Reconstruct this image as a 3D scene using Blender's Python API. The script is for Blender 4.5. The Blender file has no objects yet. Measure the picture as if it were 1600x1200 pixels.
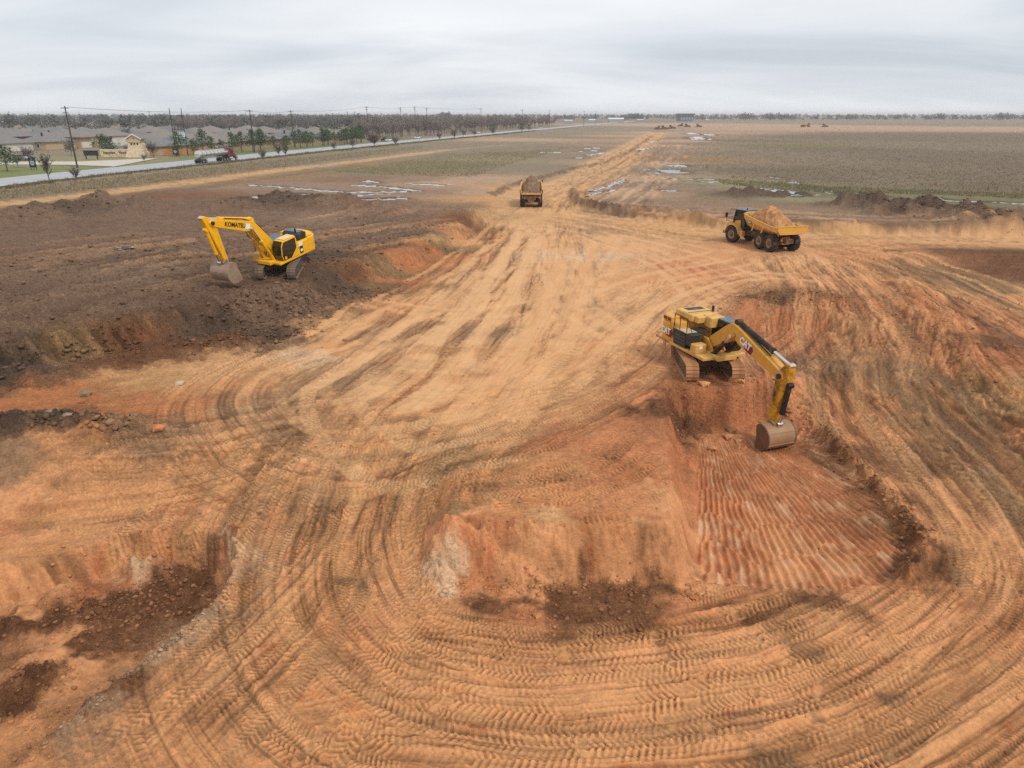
import bpy, bmesh, math, random
import numpy as np
from mathutils import Vector, Matrix, Euler
random.seed(7); rng = np.random.default_rng(7)
scene = bpy.context.scene
R = math.radians
# ------------------------------------------------------------------ camera
CAM_H = 15.5; FPX = 1111.0; PITCH = math.atan(422/1111)
cam_d = bpy.data.cameras.new('camera'); cam = bpy.data.objects.new('camera', cam_d)
scene.collection.objects.link(cam); scene.camera = cam
cam.location = (0, 0, CAM_H); cam.rotation_euler = (R(90) - PITCH, 0, 0)
cam_d.sensor_width = 36; cam_d.lens = FPX/1600*36; cam_d.clip_start = 0.1; cam_d.clip_end = 60000
# ------------------------------------------------------------------ sky: closed overcast
SUN_AZ = R(138); SUN_EL = R(48)            # direction the light comes from, clockwise from +Y
world = bpy.data.worlds.new('World'); scene.world = world; world.use_nodes = True
wn = world.node_tree.nodes; wl = world.node_tree.links; wn.clear()
def N(t, nodes=wn, **kw):
    n = nodes.new(t)
    for k, v in kw.items(): setattr(n, k, v)
    return n
sky = N('ShaderNodeTexSky', sky_type='NISHITA', sun_disc=False)
sky.sun_elevation = SUN_EL; sky.sun_rotation = SUN_AZ
bg1 = N('ShaderNodeBackground'); bg1.inputs[1].default_value = 0.10; wl.new(sky.outputs[0], bg1.inputs[0])
tc = N('ShaderNodeTexCoord'); sep = N('ShaderNodeSeparateXYZ'); wl.new(tc.outputs['Generated'], sep.inputs[0])
mz = N('ShaderNodeMath', operation='MAXIMUM'); mz.inputs[1].default_value = 0.0; wl.new(sep.outputs[2], mz.inputs[0])
mzz = N('ShaderNodeMath', operation='ADD'); mzz.inputs[1].default_value = 0.16; wl.new(mz.outputs[0], mzz.inputs[0])
dv = N('ShaderNodeVectorMath', operation='DIVIDE'); cb = N('ShaderNodeCombineXYZ')
for i in range(3): wl.new(mzz.outputs[0], cb.inputs[i])
wl.new(tc.outputs['Generated'], dv.inputs[0]); wl.new(cb.outputs[0], dv.inputs[1])
mp = N('ShaderNodeMapping'); mp.inputs['Scale'].default_value = (0.5, 0.9, 0.0); mp.inputs['Location'].default_value = (1.3, 0.35, 0)
mp.inputs['Rotation'].default_value = (0, 0, R(-6)); wl.new(dv.outputs[0], mp.inputs[0])
n1 = N('ShaderNodeTexNoise'); n1.inputs['Scale'].default_value = 0.9; n1.inputs['Detail'].default_value = 6; n1.inputs['Roughness'].default_value = 0.5
n1.inputs['Distortion'].default_value = 0.5
wl.new(mp.outputs[0], n1.inputs['Vector'])
cr = N('ShaderNodeValToRGB'); e = cr.color_ramp.elements
e[0].position = 0.30; e[0].color = (0.58, 0.63, 0.69, 1); e[1].position = 0.70; e[1].color = (0.92, 0.94, 0.96, 1)
em = cr.color_ramp.elements.new(0.5); em.color = (0.76, 0.795, 0.845, 1)
wl.new(n1.outputs[0], cr.inputs[0])
bg2 = N('ShaderNodeBackground'); bg2.inputs[1].default_value = 0.86; wl.new(cr.outputs[0], bg2.inputs[0])
mx = N('ShaderNodeMixShader'); mx.inputs[0].default_value = 0.94; wl.new(bg1.outputs[0], mx.inputs[1]); wl.new(bg2.outputs[0], mx.inputs[2])
wo = N('ShaderNodeOutputWorld'); wl.new(mx.outputs[0], wo.inputs[0])
sd = bpy.data.lights.new('sun', 'SUN'); sd.energy = 1.5; sd.angle = R(11); sd.color = (1.0, 0.96, 0.9)
sun = bpy.data.objects.new('sun', sd); scene.collection.objects.link(sun)
dirv = Vector((math.sin(SUN_AZ)*math.cos(SUN_EL), math.cos(SUN_AZ)*math.cos(SUN_EL), math.sin(SUN_EL)))
sun.rotation_euler = dirv.to_track_quat('Z', 'Y').to_euler(); sun.location = (0, 0, 200)
vs = scene.view_settings; vs.view_transform = 'Standard'; vs.look = 'None'; vs.exposure = 0.27; vs.gamma = 1.0; vs.use_curve_mapping = False
scene.cycles.use_denoising = False; scene.cycles.max_bounces = 5; scene.cycles.diffuse_bounces = 3; scene.cycles.volume_bounces = 2
scene.cycles.use_adaptive_sampling = True; scene.cycles.adaptive_threshold = 0.01
# ------------------------------------------------------------------ helpers
def lin(c):
    return tuple((v/255/12.92 if v/255 <= 0.04045 else ((v/255+0.055)/1.055)**2.4) for v in c)
def un(px, py, z=0.0):                       # a point of the 1600x1200 photograph -> world, on the level z
    x = (px-800)/FPX; y = (py-600)/FPX
    d = (x, math.cos(PITCH)-y*math.sin(PITCH), -math.sin(PITCH)-y*math.cos(PITCH))
    t = (z-CAM_H)/d[2]
    return np.array([d[0]*t, d[1]*t])
def link(o, parent=None):
    scene.collection.objects.link(o)
    if parent is not None: o.parent = parent
    return o
def tag(o, label=None, cat=None, group=None, kind=None):
    if label: o['label'] = label
    if cat: o['category'] = cat
    if group: o['group'] = group
    if kind: o['kind'] = kind
    return o
def empty(name, loc=(0, 0, 0), rz=0.0, label=None, cat=None, group=None):
    o = bpy.data.objects.new(name, None); o.empty_display_size = 0.5
    o.location = loc; o.rotation_euler = (0, 0, rz); link(o)
    return tag(o, label, cat, group)
def copy_tree(o, parent=None):
    c = o.copy(); scene.collection.objects.link(c); c.parent = parent
    if parent is not None: c.matrix_parent_inverse = o.matrix_parent_inverse.copy()
    for ch in o.children: copy_tree(ch, c)
    return c
class MB:
    def __init__(s): s.v = []; s.f = []
    def add(s, vs, fs):
        b = len(s.v); s.v += [tuple(map(float, p)) for p in vs]; s.f += [tuple(b+i for i in f) for f in fs]; return s
    def box(s, c, d, rot=None):
        x, y, z = d[0]/2, d[1]/2, d[2]/2
        P = [Vector(p) for p in ((-x,-y,-z),(x,-y,-z),(x,y,-z),(-x,y,-z),(-x,-y,z),(x,-y,z),(x,y,z),(-x,y,z))]
        if rot is not None:
            m = Euler(rot).to_matrix(); P = [m @ p for p in P]
        return s.add([p+Vector(c) for p in P], [(3,2,1,0),(4,5,6,7),(0,1,5,4),(1,2,6,5),(2,3,7,6),(3,0,4,7)])
    def prism(s, prof, y0, y1, y0b=None, y1b=None):   # profile in x,z extruded along y
        n = len(prof)
        vs = [(x, y0, z) for x, z in prof] + [(x, y1, z) for x, z in prof]
        fs = [tuple(range(n)), tuple(range(2*n-1, n-1, -1))] + [(i+n, (i+1) % n+n, (i+1) % n, i) for i in range(n)]
        return s.add(vs, fs)
    def prism_x(s, prof, x0, x1):                      # profile in y,z extruded along x
        n = len(prof)
        vs = [(x0, y, z) for y, z in prof] + [(x1, y, z) for y, z in prof]
        fs = [tuple(range(n-1, -1, -1)), tuple(range(n, 2*n))] + [(i, (i+1) % n, (i+1) % n+n, i+n) for i in range(n)]
        return s.add(vs, fs)
    def prism_z(s, prof, z0, z1):
        n = len(prof)
        vs = [(x, y, z0) for x, y in prof] + [(x, y, z1) for x, y in prof]
        fs = [tuple(range(n-1, -1, -1)), tuple(range(n, 2*n))] + [(i, (i+1) % n, (i+1) % n+n, i+n) for i in range(n)]
        return s.add(vs, fs)
    def cyl(s, p0, p1, r0, r1=None, n=12, caps=True):
        r1 = r0 if r1 is None else r1
        p0 = Vector(p0); p1 = Vector(p1); d = (p1-p0); q = d.normalized().to_track_quat('Z', 'Y')
        vs = []
        for p, r in ((p0, r0), (p1, r1)):
            for i in range(n):
                a = 2*math.pi*i/n; vs.append(p+q @ Vector((r*math.cos(a), r*math.sin(a), 0)))
        fs = [(i, (i+1) % n, (i+1) % n+n, i+n) for i in range(n)]
        if caps: fs += [tuple(range(n-1, -1, -1)), tuple(range(n, 2*n))]
        return s.add(vs, fs)
    def tube(s, pts, r, n=6):
        for a, b in zip(pts[:-1], pts[1:]): s.cyl(a, b, r, r, n)
        return s
    def lathe_y(s, prof, n=24, c=(0, 0, 0)):           # profile (radius, y) turned about the y axis
        m = len(prof); vs = []
        for i in range(n):
            a = 2*math.pi*i/n
            for r, y in prof: vs.append((c[0]+r*math.cos(a), c[1]+y, c[2]+r*math.sin(a)))
        fs = []
        for i in range(n):
            for j in range(m-1): fs.append((i*m+j, i*m+j+1, ((i+1) % n)*m+j+1, ((i+1) % n)*m+j))
        return s.add(vs, fs)
    def loft(s, secs, close=True, caps=True):
        n = len(secs[0]); vs = [p for sec in secs for p in sec]; fs = []
        for k in range(len(secs)-1):
            for i in range(n if close else n-1):
                fs.append((k*n+i, k*n+(i+1) % n, (k+1)*n+(i+1) % n, (k+1)*n+i))
        if caps and close: fs += [tuple(range(n-1, -1, -1)), tuple(range((len(secs)-1)*n, len(secs)*n))]
        return s.add(vs, fs)
    def mesh(s, name, mat, bevel=0, smooth=False):
        me = bpy.data.meshes.new(name); me.from_pydata(s.v, [], s.f)
        bm = bmesh.new(); bm.from_mesh(me)
        bmesh.ops.recalc_face_normals(bm, faces=bm.faces)
        if bevel:
            es = [e for e in bm.edges if len(e.link_faces) == 2 and e.calc_face_angle(0) > 0.5]
            bmesh.ops.bevel(bm, geom=es, offset=bevel, segments=1, affect='EDGES', clamp_overlap=True)
        bm.to_mesh(me); bm.free()
        if smooth:
            me.polygons.foreach_set('use_smooth', [True]*len(me.polygons))
            if hasattr(me, 'set_sharp_from_angle'): me.set_sharp_from_angle(angle=R(38))
        me.materials.append(mat); me.update()
        return me
    def build(s, name, mat, parent=None, bevel=0, smooth=False, loc=None, rz=None):
        o = bpy.data.objects.new(name, s.mesh(name, mat, bevel, smooth)); link(o, parent)
        if loc is not None: o.location = loc
        if rz is not None: o.rotation_euler = (0, 0, rz)
        return o
MATS = {}
def mat(name, col, rough=0.6, metal=0.0, var=0.15, scale=3.0, dust=None, dust_amt=0.0, dust_scale=1.5, bump=0.0, spec=0.4, srgb=True):
    if name in MATS: return MATS[name]
    m = bpy.data.materials.new(name); m.use_nodes = True; nt = m.node_tree; nd = nt.nodes; L = nt.links
    b = nd['Principled BSDF']; c = lin(col) if srgb else col
    b.inputs['Roughness'].default_value = rough; b.inputs['Metallic'].default_value = metal
    b.inputs['Specular IOR Level'].default_value = spec
    t = nd.new('ShaderNodeTexCoord'); nz = nd.new('ShaderNodeTexNoise'); nz.inputs['Scale'].default_value = scale
    nz.inputs['Detail'].default_value = 5; L.new(t.outputs['Object'], nz.inputs['Vector'])
    r = nd.new('ShaderNodeValToRGB'); e = r.color_ramp.elements
    e[0].position = 0.3; e[1].position = 0.7
    e[0].color = tuple(v*(1-var) for v in c)+(1,); e[1].color = tuple(min(1, v*(1+var)) for v in c)+(1,)
    L.new(nz.outputs[0], r.inputs[0]); out = r.outputs[0]
    if dust:
        n2 = nd.new('ShaderNodeTexNoise'); n2.inputs['Scale'].default_value = dust_scale; n2.inputs['Detail'].default_value = 7; n2.inputs['Roughness'].default_value = 0.7
        L.new(t.outputs['Object'], n2.inputs['Vector'])
        r2 = nd.new('ShaderNodeValToRGB'); r2.color_ramp.elements[0].position = 0.62-0.4*dust_amt; r2.color_ramp.elements[1].position = 0.86-0.4*dust_amt
        L.new(n2.outputs[0], r2.inputs[0])
        mxx = nd.new('ShaderNodeMix'); mxx.data_type = 'RGBA'
        L.new(r2.outputs[0], mxx.inputs[0]); L.new(out, mxx.inputs[6]); mxx.inputs[7].default_value = lin(dust)+(1,)
        out = mxx.outputs[2]
    L.new(out, b.inputs['Base Color'])
    if bump:
        n3 = nd.new('ShaderNodeTexNoise'); n3.inputs['Scale'].default_value = scale*3; n3.inputs['Detail'].default_value = 6
        L.new(t.outputs['Object'], n3.inputs['Vector'])
        bp = nd.new('ShaderNodeBump'); bp.inputs['Strength'].default_value = bump; bp.inputs['Distance'].default_value = 0.05
        L.new(n3.outputs[0], bp.inputs['Height']); L.new(bp.outputs[0], b.inputs['Normal'])
    MATS[name] = m
    return m
def attr_mat(name, rough=0.9, bump=0.0, bscale=8.0, transl=0.0):     # colour from the mesh's own colour attribute
    m = bpy.data.materials.new(name); m.use_nodes = True; nd = m.node_tree.nodes; L = m.node_tree.links
    b = nd['Principled BSDF']; b.inputs['Roughness'].default_value = rough; b.inputs['Specular IOR Level'].default_value = 0.15
    a = nd.new('ShaderNodeAttribute'); a.attribute_name = 'col'; L.new(a.outputs['Color'], b.inputs['Base Color'])
    return m
def raw_mesh(name, V, F, mat_, cols=None, tri=True, smooth=False):   # V (n,3), F (m,k) numpy
    V = np.asarray(V, np.float32); F = np.asarray(F, np.int32); k = F.shape[1]
    me = bpy.data.meshes.new(name); me.vertices.add(len(V)); me.vertices.foreach_set('co', V.ravel())
    me.loops.add(F.size); me.loops.foreach_set('vertex_index', F.ravel())
    me.polygons.add(len(F)); me.polygons.foreach_set('loop_start', np.arange(0, F.size, k, dtype=np.int32))
    if smooth: me.polygons.foreach_set('use_smooth', np.ones(len(F), bool))
    if cols is not None:
        at = me.color_attributes.new('col', 'FLOAT_COLOR', 'POINT')
        cols = np.asarray(cols); c = np.ones((len(V), 4), np.float32); c[:, :cols.shape[1]] = cols; at.data.foreach_set('color', c.ravel())
    me.update(calc_edges=True); me.materials.append(mat_)
    return me
def text_mesh(name, body, size, mat_, parent, matrix, depth=0.01, bold=0.0, xs=1.0):
    cu = bpy.data.curves.new(name, 'FONT'); cu.body = body; cu.size = size; cu.extrude = depth; cu.offset = bold
    cu.align_x = 'CENTER'; cu.align_y = 'CENTER'; cu.resolution_u = 3
    tmp = bpy.data.objects.new(name+'_tmp', cu); scene.collection.objects.link(tmp)
    dg = bpy.context.evaluated_depsgraph_get(); me = bpy.data.meshes.new_from_object(tmp.evaluated_get(dg))
    bpy.data.objects.remove(tmp); me.materials.clear(); me.materials.append(mat_); me.name = name
    if xs != 1.0: me.transform(Matrix.Diagonal((xs, 1, 1, 1)))
    o = bpy.data.objects.new(name, me); link(o, parent); o.matrix_local = matrix
    return o
# ------------------------------------------------------------------ noise
_perm = np.concatenate([rng.permutation(256)]*3).astype(np.int32)
_ang = rng.uniform(0, 2*np.pi, 256).astype(np.float32); _gx = np.cos(_ang); _gy = np.sin(_ang)
def pn(x, y, seed=0):
    x = np.asarray(x, np.float32)+seed*17.31; y = np.asarray(y, np.float32)+seed*7.77
    xf = np.floor(x); yf = np.floor(y); fx = x-xf; fy = y-yf
    xi = xf.astype(np.int32) & 255; yi = yf.astype(np.int32) & 255
    u = fx*fx*fx*(fx*(fx*6-15)+10); v = fy*fy*fy*(fy*(fy*6-15)+10)
    a = _perm[xi]; b = _perm[xi+1]
    h00 = _perm[a+yi]; h10 = _perm[b+yi]; h01 = _perm[a+yi+1]; h11 = _perm[b+yi+1]
    n00 = _gx[h00]*fx+_gy[h00]*fy; n10 = _gx[h10]*(fx-1)+_gy[h10]*fy
    n01 = _gx[h01]*fx+_gy[h01]*(fy-1); n11 = _gx[h11]*(fx-1)+_gy[h11]*(fy-1)
    t0 = n00+(n10-n00)*u; t1 = n01+(n11-n01)*u
    return (t0+(t1-t0)*v)*1.4
def fbm(x, y, o=4, seed=0, gain=0.5):
    r = 0; a = 1.0; f = 1.0
    for k in range(o): r = r+a*pn(x*f, y*f, seed+k*3); a *= gain; f *= 2.03
    return r
def sstep(t): t = np.clip(t, 0, 1); return t*t*(3-2*t)
# ================================================================== the ground (one sheet to the horizon)
NT = 960
TH = np.concatenate([np.linspace(-math.pi, -R(44), 34)[:-1], np.linspace(-R(44), R(44), NT), np.linspace(R(44), math.pi, 34)[1:-1]])
pys = np.arange(1330, 181.2, -1.22)
RR = np.array([un(800, p, 0)[1] for p in pys])
RR = np.concatenate([[0.02, 2, 4, 6, 8, 9.6, 10.6], RR[RR > 11.0]])
RR = RR[RR < 3600]; RR = np.concatenate([RR, [4200, 5200, 7000, 9500, 13500]])
nR, nT = len(RR), len(TH)
Rg, Tg = np.meshgrid(RR, TH, indexing='ij')
X = (Rg*np.sin(Tg)).astype(np.float32); Y = (Rg*np.cos(Tg)).astype(np.float32)
H = np.full(X.shape, 1.0, np.float32)
def irange(pts, pad):
    """index window of the grid that covers the points with a margin in metres"""
    pts = np.asarray(pts, float); r = np.hypot(pts[:, 0], pts[:, 1]); t = np.arctan2(pts[:, 0], pts[:, 1])
    r0 = r.min()-pad; r1 = r.max()+pad
    if r0 < 3 or (t.max()-t.min()) > 2.8: return slice(0, int(np.searchsorted(RR, r1))+1), slice(0, nT)
    # the nearest the straight pieces come to the origin
    da = pad/max(r0, 1.0)
    i0 = max(0, np.searchsorted(RR, r0)-1); i1 = min(nR, np.searchsorted(RR, r1)+1)
    j0 = max(0, np.searchsorted(TH, t.min()-da)-1); j1 = min(nT, np.searchsorted(TH, t.max()+da)+1)
    return slice(int(i0), int(i1)), slice(int(j0), int(j1))
WX = fbm(X/3.1, Y/3.1, 3, 11); WY = fbm(X/3.1, Y/3.1, 3, 23)      # ragged edges
WF = fbm(X/0.8, Y/0.8, 2, 31)
def seg_dist(x, y, P, W=None):
    best = np.full(x.shape, 1e9, np.float32); wb = np.zeros(x.shape, np.float32)
    for k in range(len(P)-1):
        ax, ay = P[k]; bx, by = P[k+1]; dx, dy = bx-ax, by-ay; l2 = dx*dx+dy*dy+1e-9
        t = np.clip(((x-ax)*dx+(y-ay)*dy)/l2, 0, 1); d = np.hypot(x-ax-t*dx, y-ay-t*dy)
        m = d < best; best = np.where(m, d, best)
        if W is not None: wb = np.where(m, W[k]+(W[k+1]-W[k])*t, wb)
    return best, wb
def inside(x, y, P):
    c = np.zeros(x.shape, bool); n = len(P)
    for k in range(n):
        ax, ay = P[k]; bx, by = P[(k+1) % n]
        if ay == by: continue
        c ^= ((ay > y) != (by > y)) & (x < (bx-ax)*(y-ay)/(by-ay)+ax)
    return c
def poly_mask(P, W, rag=0.35, win=None):
    s = (slice(None), slice(None)) if win is None else win
    wgt = np.minimum(1.0, np.asarray(W).mean()/2+0.4)
    x = X[s]+WX[s]*rag*wgt*1.2+WF[s]*rag*0.4; y = Y[s]+WY[s]*rag*wgt*1.2
    Pc = list(P)+[P[0]]; Wc = list(W)+[W[0]]
    d, w = seg_dist(x, y, Pc, Wc); sd_ = np.where(inside(x, y, P), d, -d)
    return sstep(sd_/np.maximum(w, 0.05)+0.5)
def level(pp, z, zu, world=(), pad=20, rag=0.35, local=True):
    P = [tuple(un(a, b, zu)) for a, b, w in pp]+[(a, b) for a, b, w in world]; W = [q[2] for q in pp]+[q[2] for q in world]
    win = irange(P, pad) if local else (slice(None), slice(None))
    m = poly_mask(P, W, rag, win); H[win] = H[win]+(z-H[win])*m
    return win, m
# far ground rises gently towards the natural level
H[:] = 1.0+1.0*sstep((Y-80)/34)*sstep((Y+50)/40)
H[Y < 40] = 1.0
# natural ground left of the haul road with the brown topsoil bench that the cut bites into
PLAT = [(-60,562,2),(0,556,2),(100,540,1.9),(250,505,2.2),(330,492,4),(450,470,4.6),(560,425,3.6),(640,400,3.0),(700,372,2.6),(760,338,2.5),(772,318,2),
        (768,303,2),(800,290,1.6),(855,276,1.5),(905,262,1.5),(960,248,1.5),(1000,228,1.8),(1020,212,2.5)]
level(PLAT, 2.7, 2.0, [(118,640,6),(160,13000,20),(-13000,13000,20),(-13000,20,20),(-120,20,6)], local=False)
# natural ground right of the haul road
NATR = [(1048,207,3),(1018,226,2),(958,263,1.5),(905,290,1.5),(893,304,1.2),(915,322,1.2),(1000,337,1.5),(1130,347,1.5),(1330,353,1.5),(1480,355,2),(1700,360,2)]
level(NATR, 2.5, 2.2, [(400,95,5),(13000,100,20),(13000,13000,20),(220,13000,20),(180,640,6)], local=False)
H[:] = np.where(Y > 640, H+(2.6-H)*sstep((Y-640)/60), H)
# channel and ridge at the right
level([(1400,402,3),(1500,398,2),(1660,402,2),(1760,470,3),(1600,475,4),(1480,440,4)], 0.5, 1.3)
level([(1385,440,2),(1440,505,1.8),(1520,590,1.5),(1600,650,1.5),(1720,730,2),(1790,650,5),(1640,540,5),(1510,470,4),(1420,432,3)], 1.9, 1.5)
# the scarp behind the near excavator
level([(1150,515,1.5),(1195,500,1.0),(1290,497,1.0),(1325,512,1.5),(1345,560,7),(1280,582,7),(1200,572,4),(1165,545,2)], -0.1, 0.6)
# the low floor in front
LOW = [(-80,760,9),(100,745,9),(300,730,12),(450,715,14),(600,735,9),(650,790,5),(676,850,1.8),(700,860,1.2),(800,862,1.1),(1050,866,1.1),(1064,850,1.2),(1060,760,1.1),
       (1054,690,1.0),(1048,640,1.2),(1062,632,2.0),(1110,640,2.4),(1180,640,2.4),(1225,612,3),(1300,602,8),(1380,605,9),(1480,655,10),(1600,730,10),(1750,810,10)]
level(LOW, -1.0, 0.0, [(70,5,10),(70,-70,10),(-70,-70,10),(-70,14,10)], local=False, rag=0.22)
PIT = [(1086,908,0.5),(1300,925,0.6),(1395,905,0.7),(1428,868,0.8),(1395,800,0.8),(1300,700,0.9),(1250,652,1.2),(1180,648,1.5),(1086,660,0.8)]
pit_win, pit_m = level(PIT, -1.3, -1.1, rag=0.25)
HOLE = [(-60,925,1.0),(60,915,0.9),(130,892,0.7),(200,872,0.6),(330,866,0.6),(368,893,0.8),(330,948,1.2),(210,1048,1.3),(70,1168,1.3),(0,1230,1.3),(-90,1270,1.3)]
hole_win, hole_m = level(HOLE, -2.5, -1.8, rag=0.3)
Hb = H.copy()
# ---- lookup of the surface
def hz(x, y, A=None):
    A = H if A is None else A
    r = math.hypot(x, y); t = math.atan2(x, y)
    i = min(max(int(np.searchsorted(RR, r))-1, 0), nR-2); j = min(max(int(np.searchsorted(TH, t))-1, 0), nT-2)
    a = min(max((r-RR[i])/(RR[i+1]-RR[i]), 0), 1); b = min(max((t-TH[j])/(TH[j+1]-TH[j]), 0), 1)
    return float((A[i, j]*(1-b)+A[i, j+1]*b)*(1-a)+(A[i+1, j]*(1-b)+A[i+1, j+1]*b)*a)
def gp(px, py):                               # where the sight line through a photo point meets the ground
    z = 1.0
    for _ in range(6):
        p = un(px, py, z); zn = hz(p[0], p[1], Hb); z = z+(zn-z)*0.7
    return np.array(p)
def spline(P, step=0.4):
    P = [np.asarray(p, float) for p in P]; Q = [2*P[0]-P[1]]+P+[2*P[-1]-P[-2]]; out = []
    for k in range(1, len(Q)-2):
        p0, p1, p2, p3 = Q[k-1:k+3]; n = max(2, int(np.hypot(*(p2-p1))/step))
        for i in range(n):
            t = i/n; out.append(0.5*((2*p1)+(p2-p0)*t+(2*p0-5*p1+4*p2-p3)*t*t+(3*p1-p0-3*p2+p3)*t**3))
    out.append(P[-1]); return np.array(out)
def ridge(pp, h, w, rough=0.8, seed=1):
    P = spline([gp(*q) for q in pp], 1.5); win = irange(P, w*3); x = X[win]+WX[win]*w*0.35; y = Y[win]+WY[win]*w*0.35
    d, _ = seg_dist(x, y, P); n = fbm(X[win]/(w*0.9), Y[win]/(w*0.9), 3, seed)
    m = np.exp(-(d/w)**2); H[win] += h*m*np.clip(1+rough*n, 0.15, 2.2)
    return win, m
def heap(px, py, rx, ry, h, seed=1, rough=0.6):
    c = gp(px, py); win = irange([c+[rx*2, ry*2], c-[rx*2, ry*2], c+[rx*2, -ry*2], c-[rx*2, -ry*2]], 1)
    x = X[win]-c[0]+WX[win]*0.4*rx*0.4; y = Y[win]-c[1]+WY[win]*0.4*ry*0.4
    m = np.exp(-((x/rx)**2+(y/ry)**2)); H[win] += h*m*np.clip(1+rough*fbm(X[win]/(rx*.5), Y[win]/(rx*.5), 3, seed), 0.1, 2)
    return win, m
ridge([(-40,348),(80,336),(160,320),(235,328)], 1.05, 5.0, 1.0); ridge([(365,328),(430,314),(510,319),(570,325)], 1.0, 4.4, 1.0, seed=3)
ridge([(540,345),(640,335),(745,338)], 0.6, 2.2, seed=5); ridge([(270,400),(380,372),(500,350)], 0.35, 3, seed=6)
ridge([(1340,322),(1400,330),(1480,337),(1560,346),(1660,352)], 1.7, 3.4, seed=4); ridge([(1150,302),(1200,303),(1250,303)], 0.8, 2, seed=8)
ridge([(768,306),(800,291),(855,277),(905,263),(960,249),(1000,228),(1018,213)], 0.4, 0.8, seed=9)
ridge([(893,300),(905,318),(960,331),(1050,342),(1140,349),(1230,352)], 0.6, 0.8, seed=10); ridge([(895,296),(955,264),(1000,238)], 0.22, 0.8, seed=15)
ridge([(1290,682),(1350,745),(1405,805),(1440,868),(1415,905)], 0.42, 0.45, seed=11); ridge([(1240,640),(1290,682)], 0.25, 0.5, seed=12)
ridge([(-20,668),(60,660),(130,662),(210,672)], 0.5, 0.8, seed=13); ridge([(210,700),(300,690)], 0.2, .7, seed=14)
ridge([(378,895),(335,952),(212,1056),(70,1176)], 0.22, 0.3, seed=16)
heap(365, 850, 0.8, 1.0, 0.55, 3); heap(215, 862, 1.2, 0.4, 0.5, 4); heap(680, 905, 0.5, 0.6, 0.4, 5)
heap(1250, 470, 5, 1.4, 0.7, 6); heap(1180, 478, 3, 1.2, 0.4, 7); heap(430, 505, 6, 3.0, 0.5, 8); heap(330, 540, 4, 1.6, 0.4, 9); heap(520, 490, 4, 2.4, 0.5, 10)
heap(100, 960, 2.2, 1.6, 0.8, 11); heap(260, 900, 1.6, 0.7, 0.7, 12); heap(60, 1060, 1.6, 1.2, 0.6, 13); heap(1140, 606, 1.4, 0.5, 0.35, 14)
heap(1065, 640, 0.7, 0.8, -0.5, 15); heap(60, 560, 4, 2.0, 0.5, 16); heap(1150, 690, 1.2, 0.8, 0.35, 17); heap(1285, 645, 1.2, 1.0, 0.3, 18)
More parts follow.
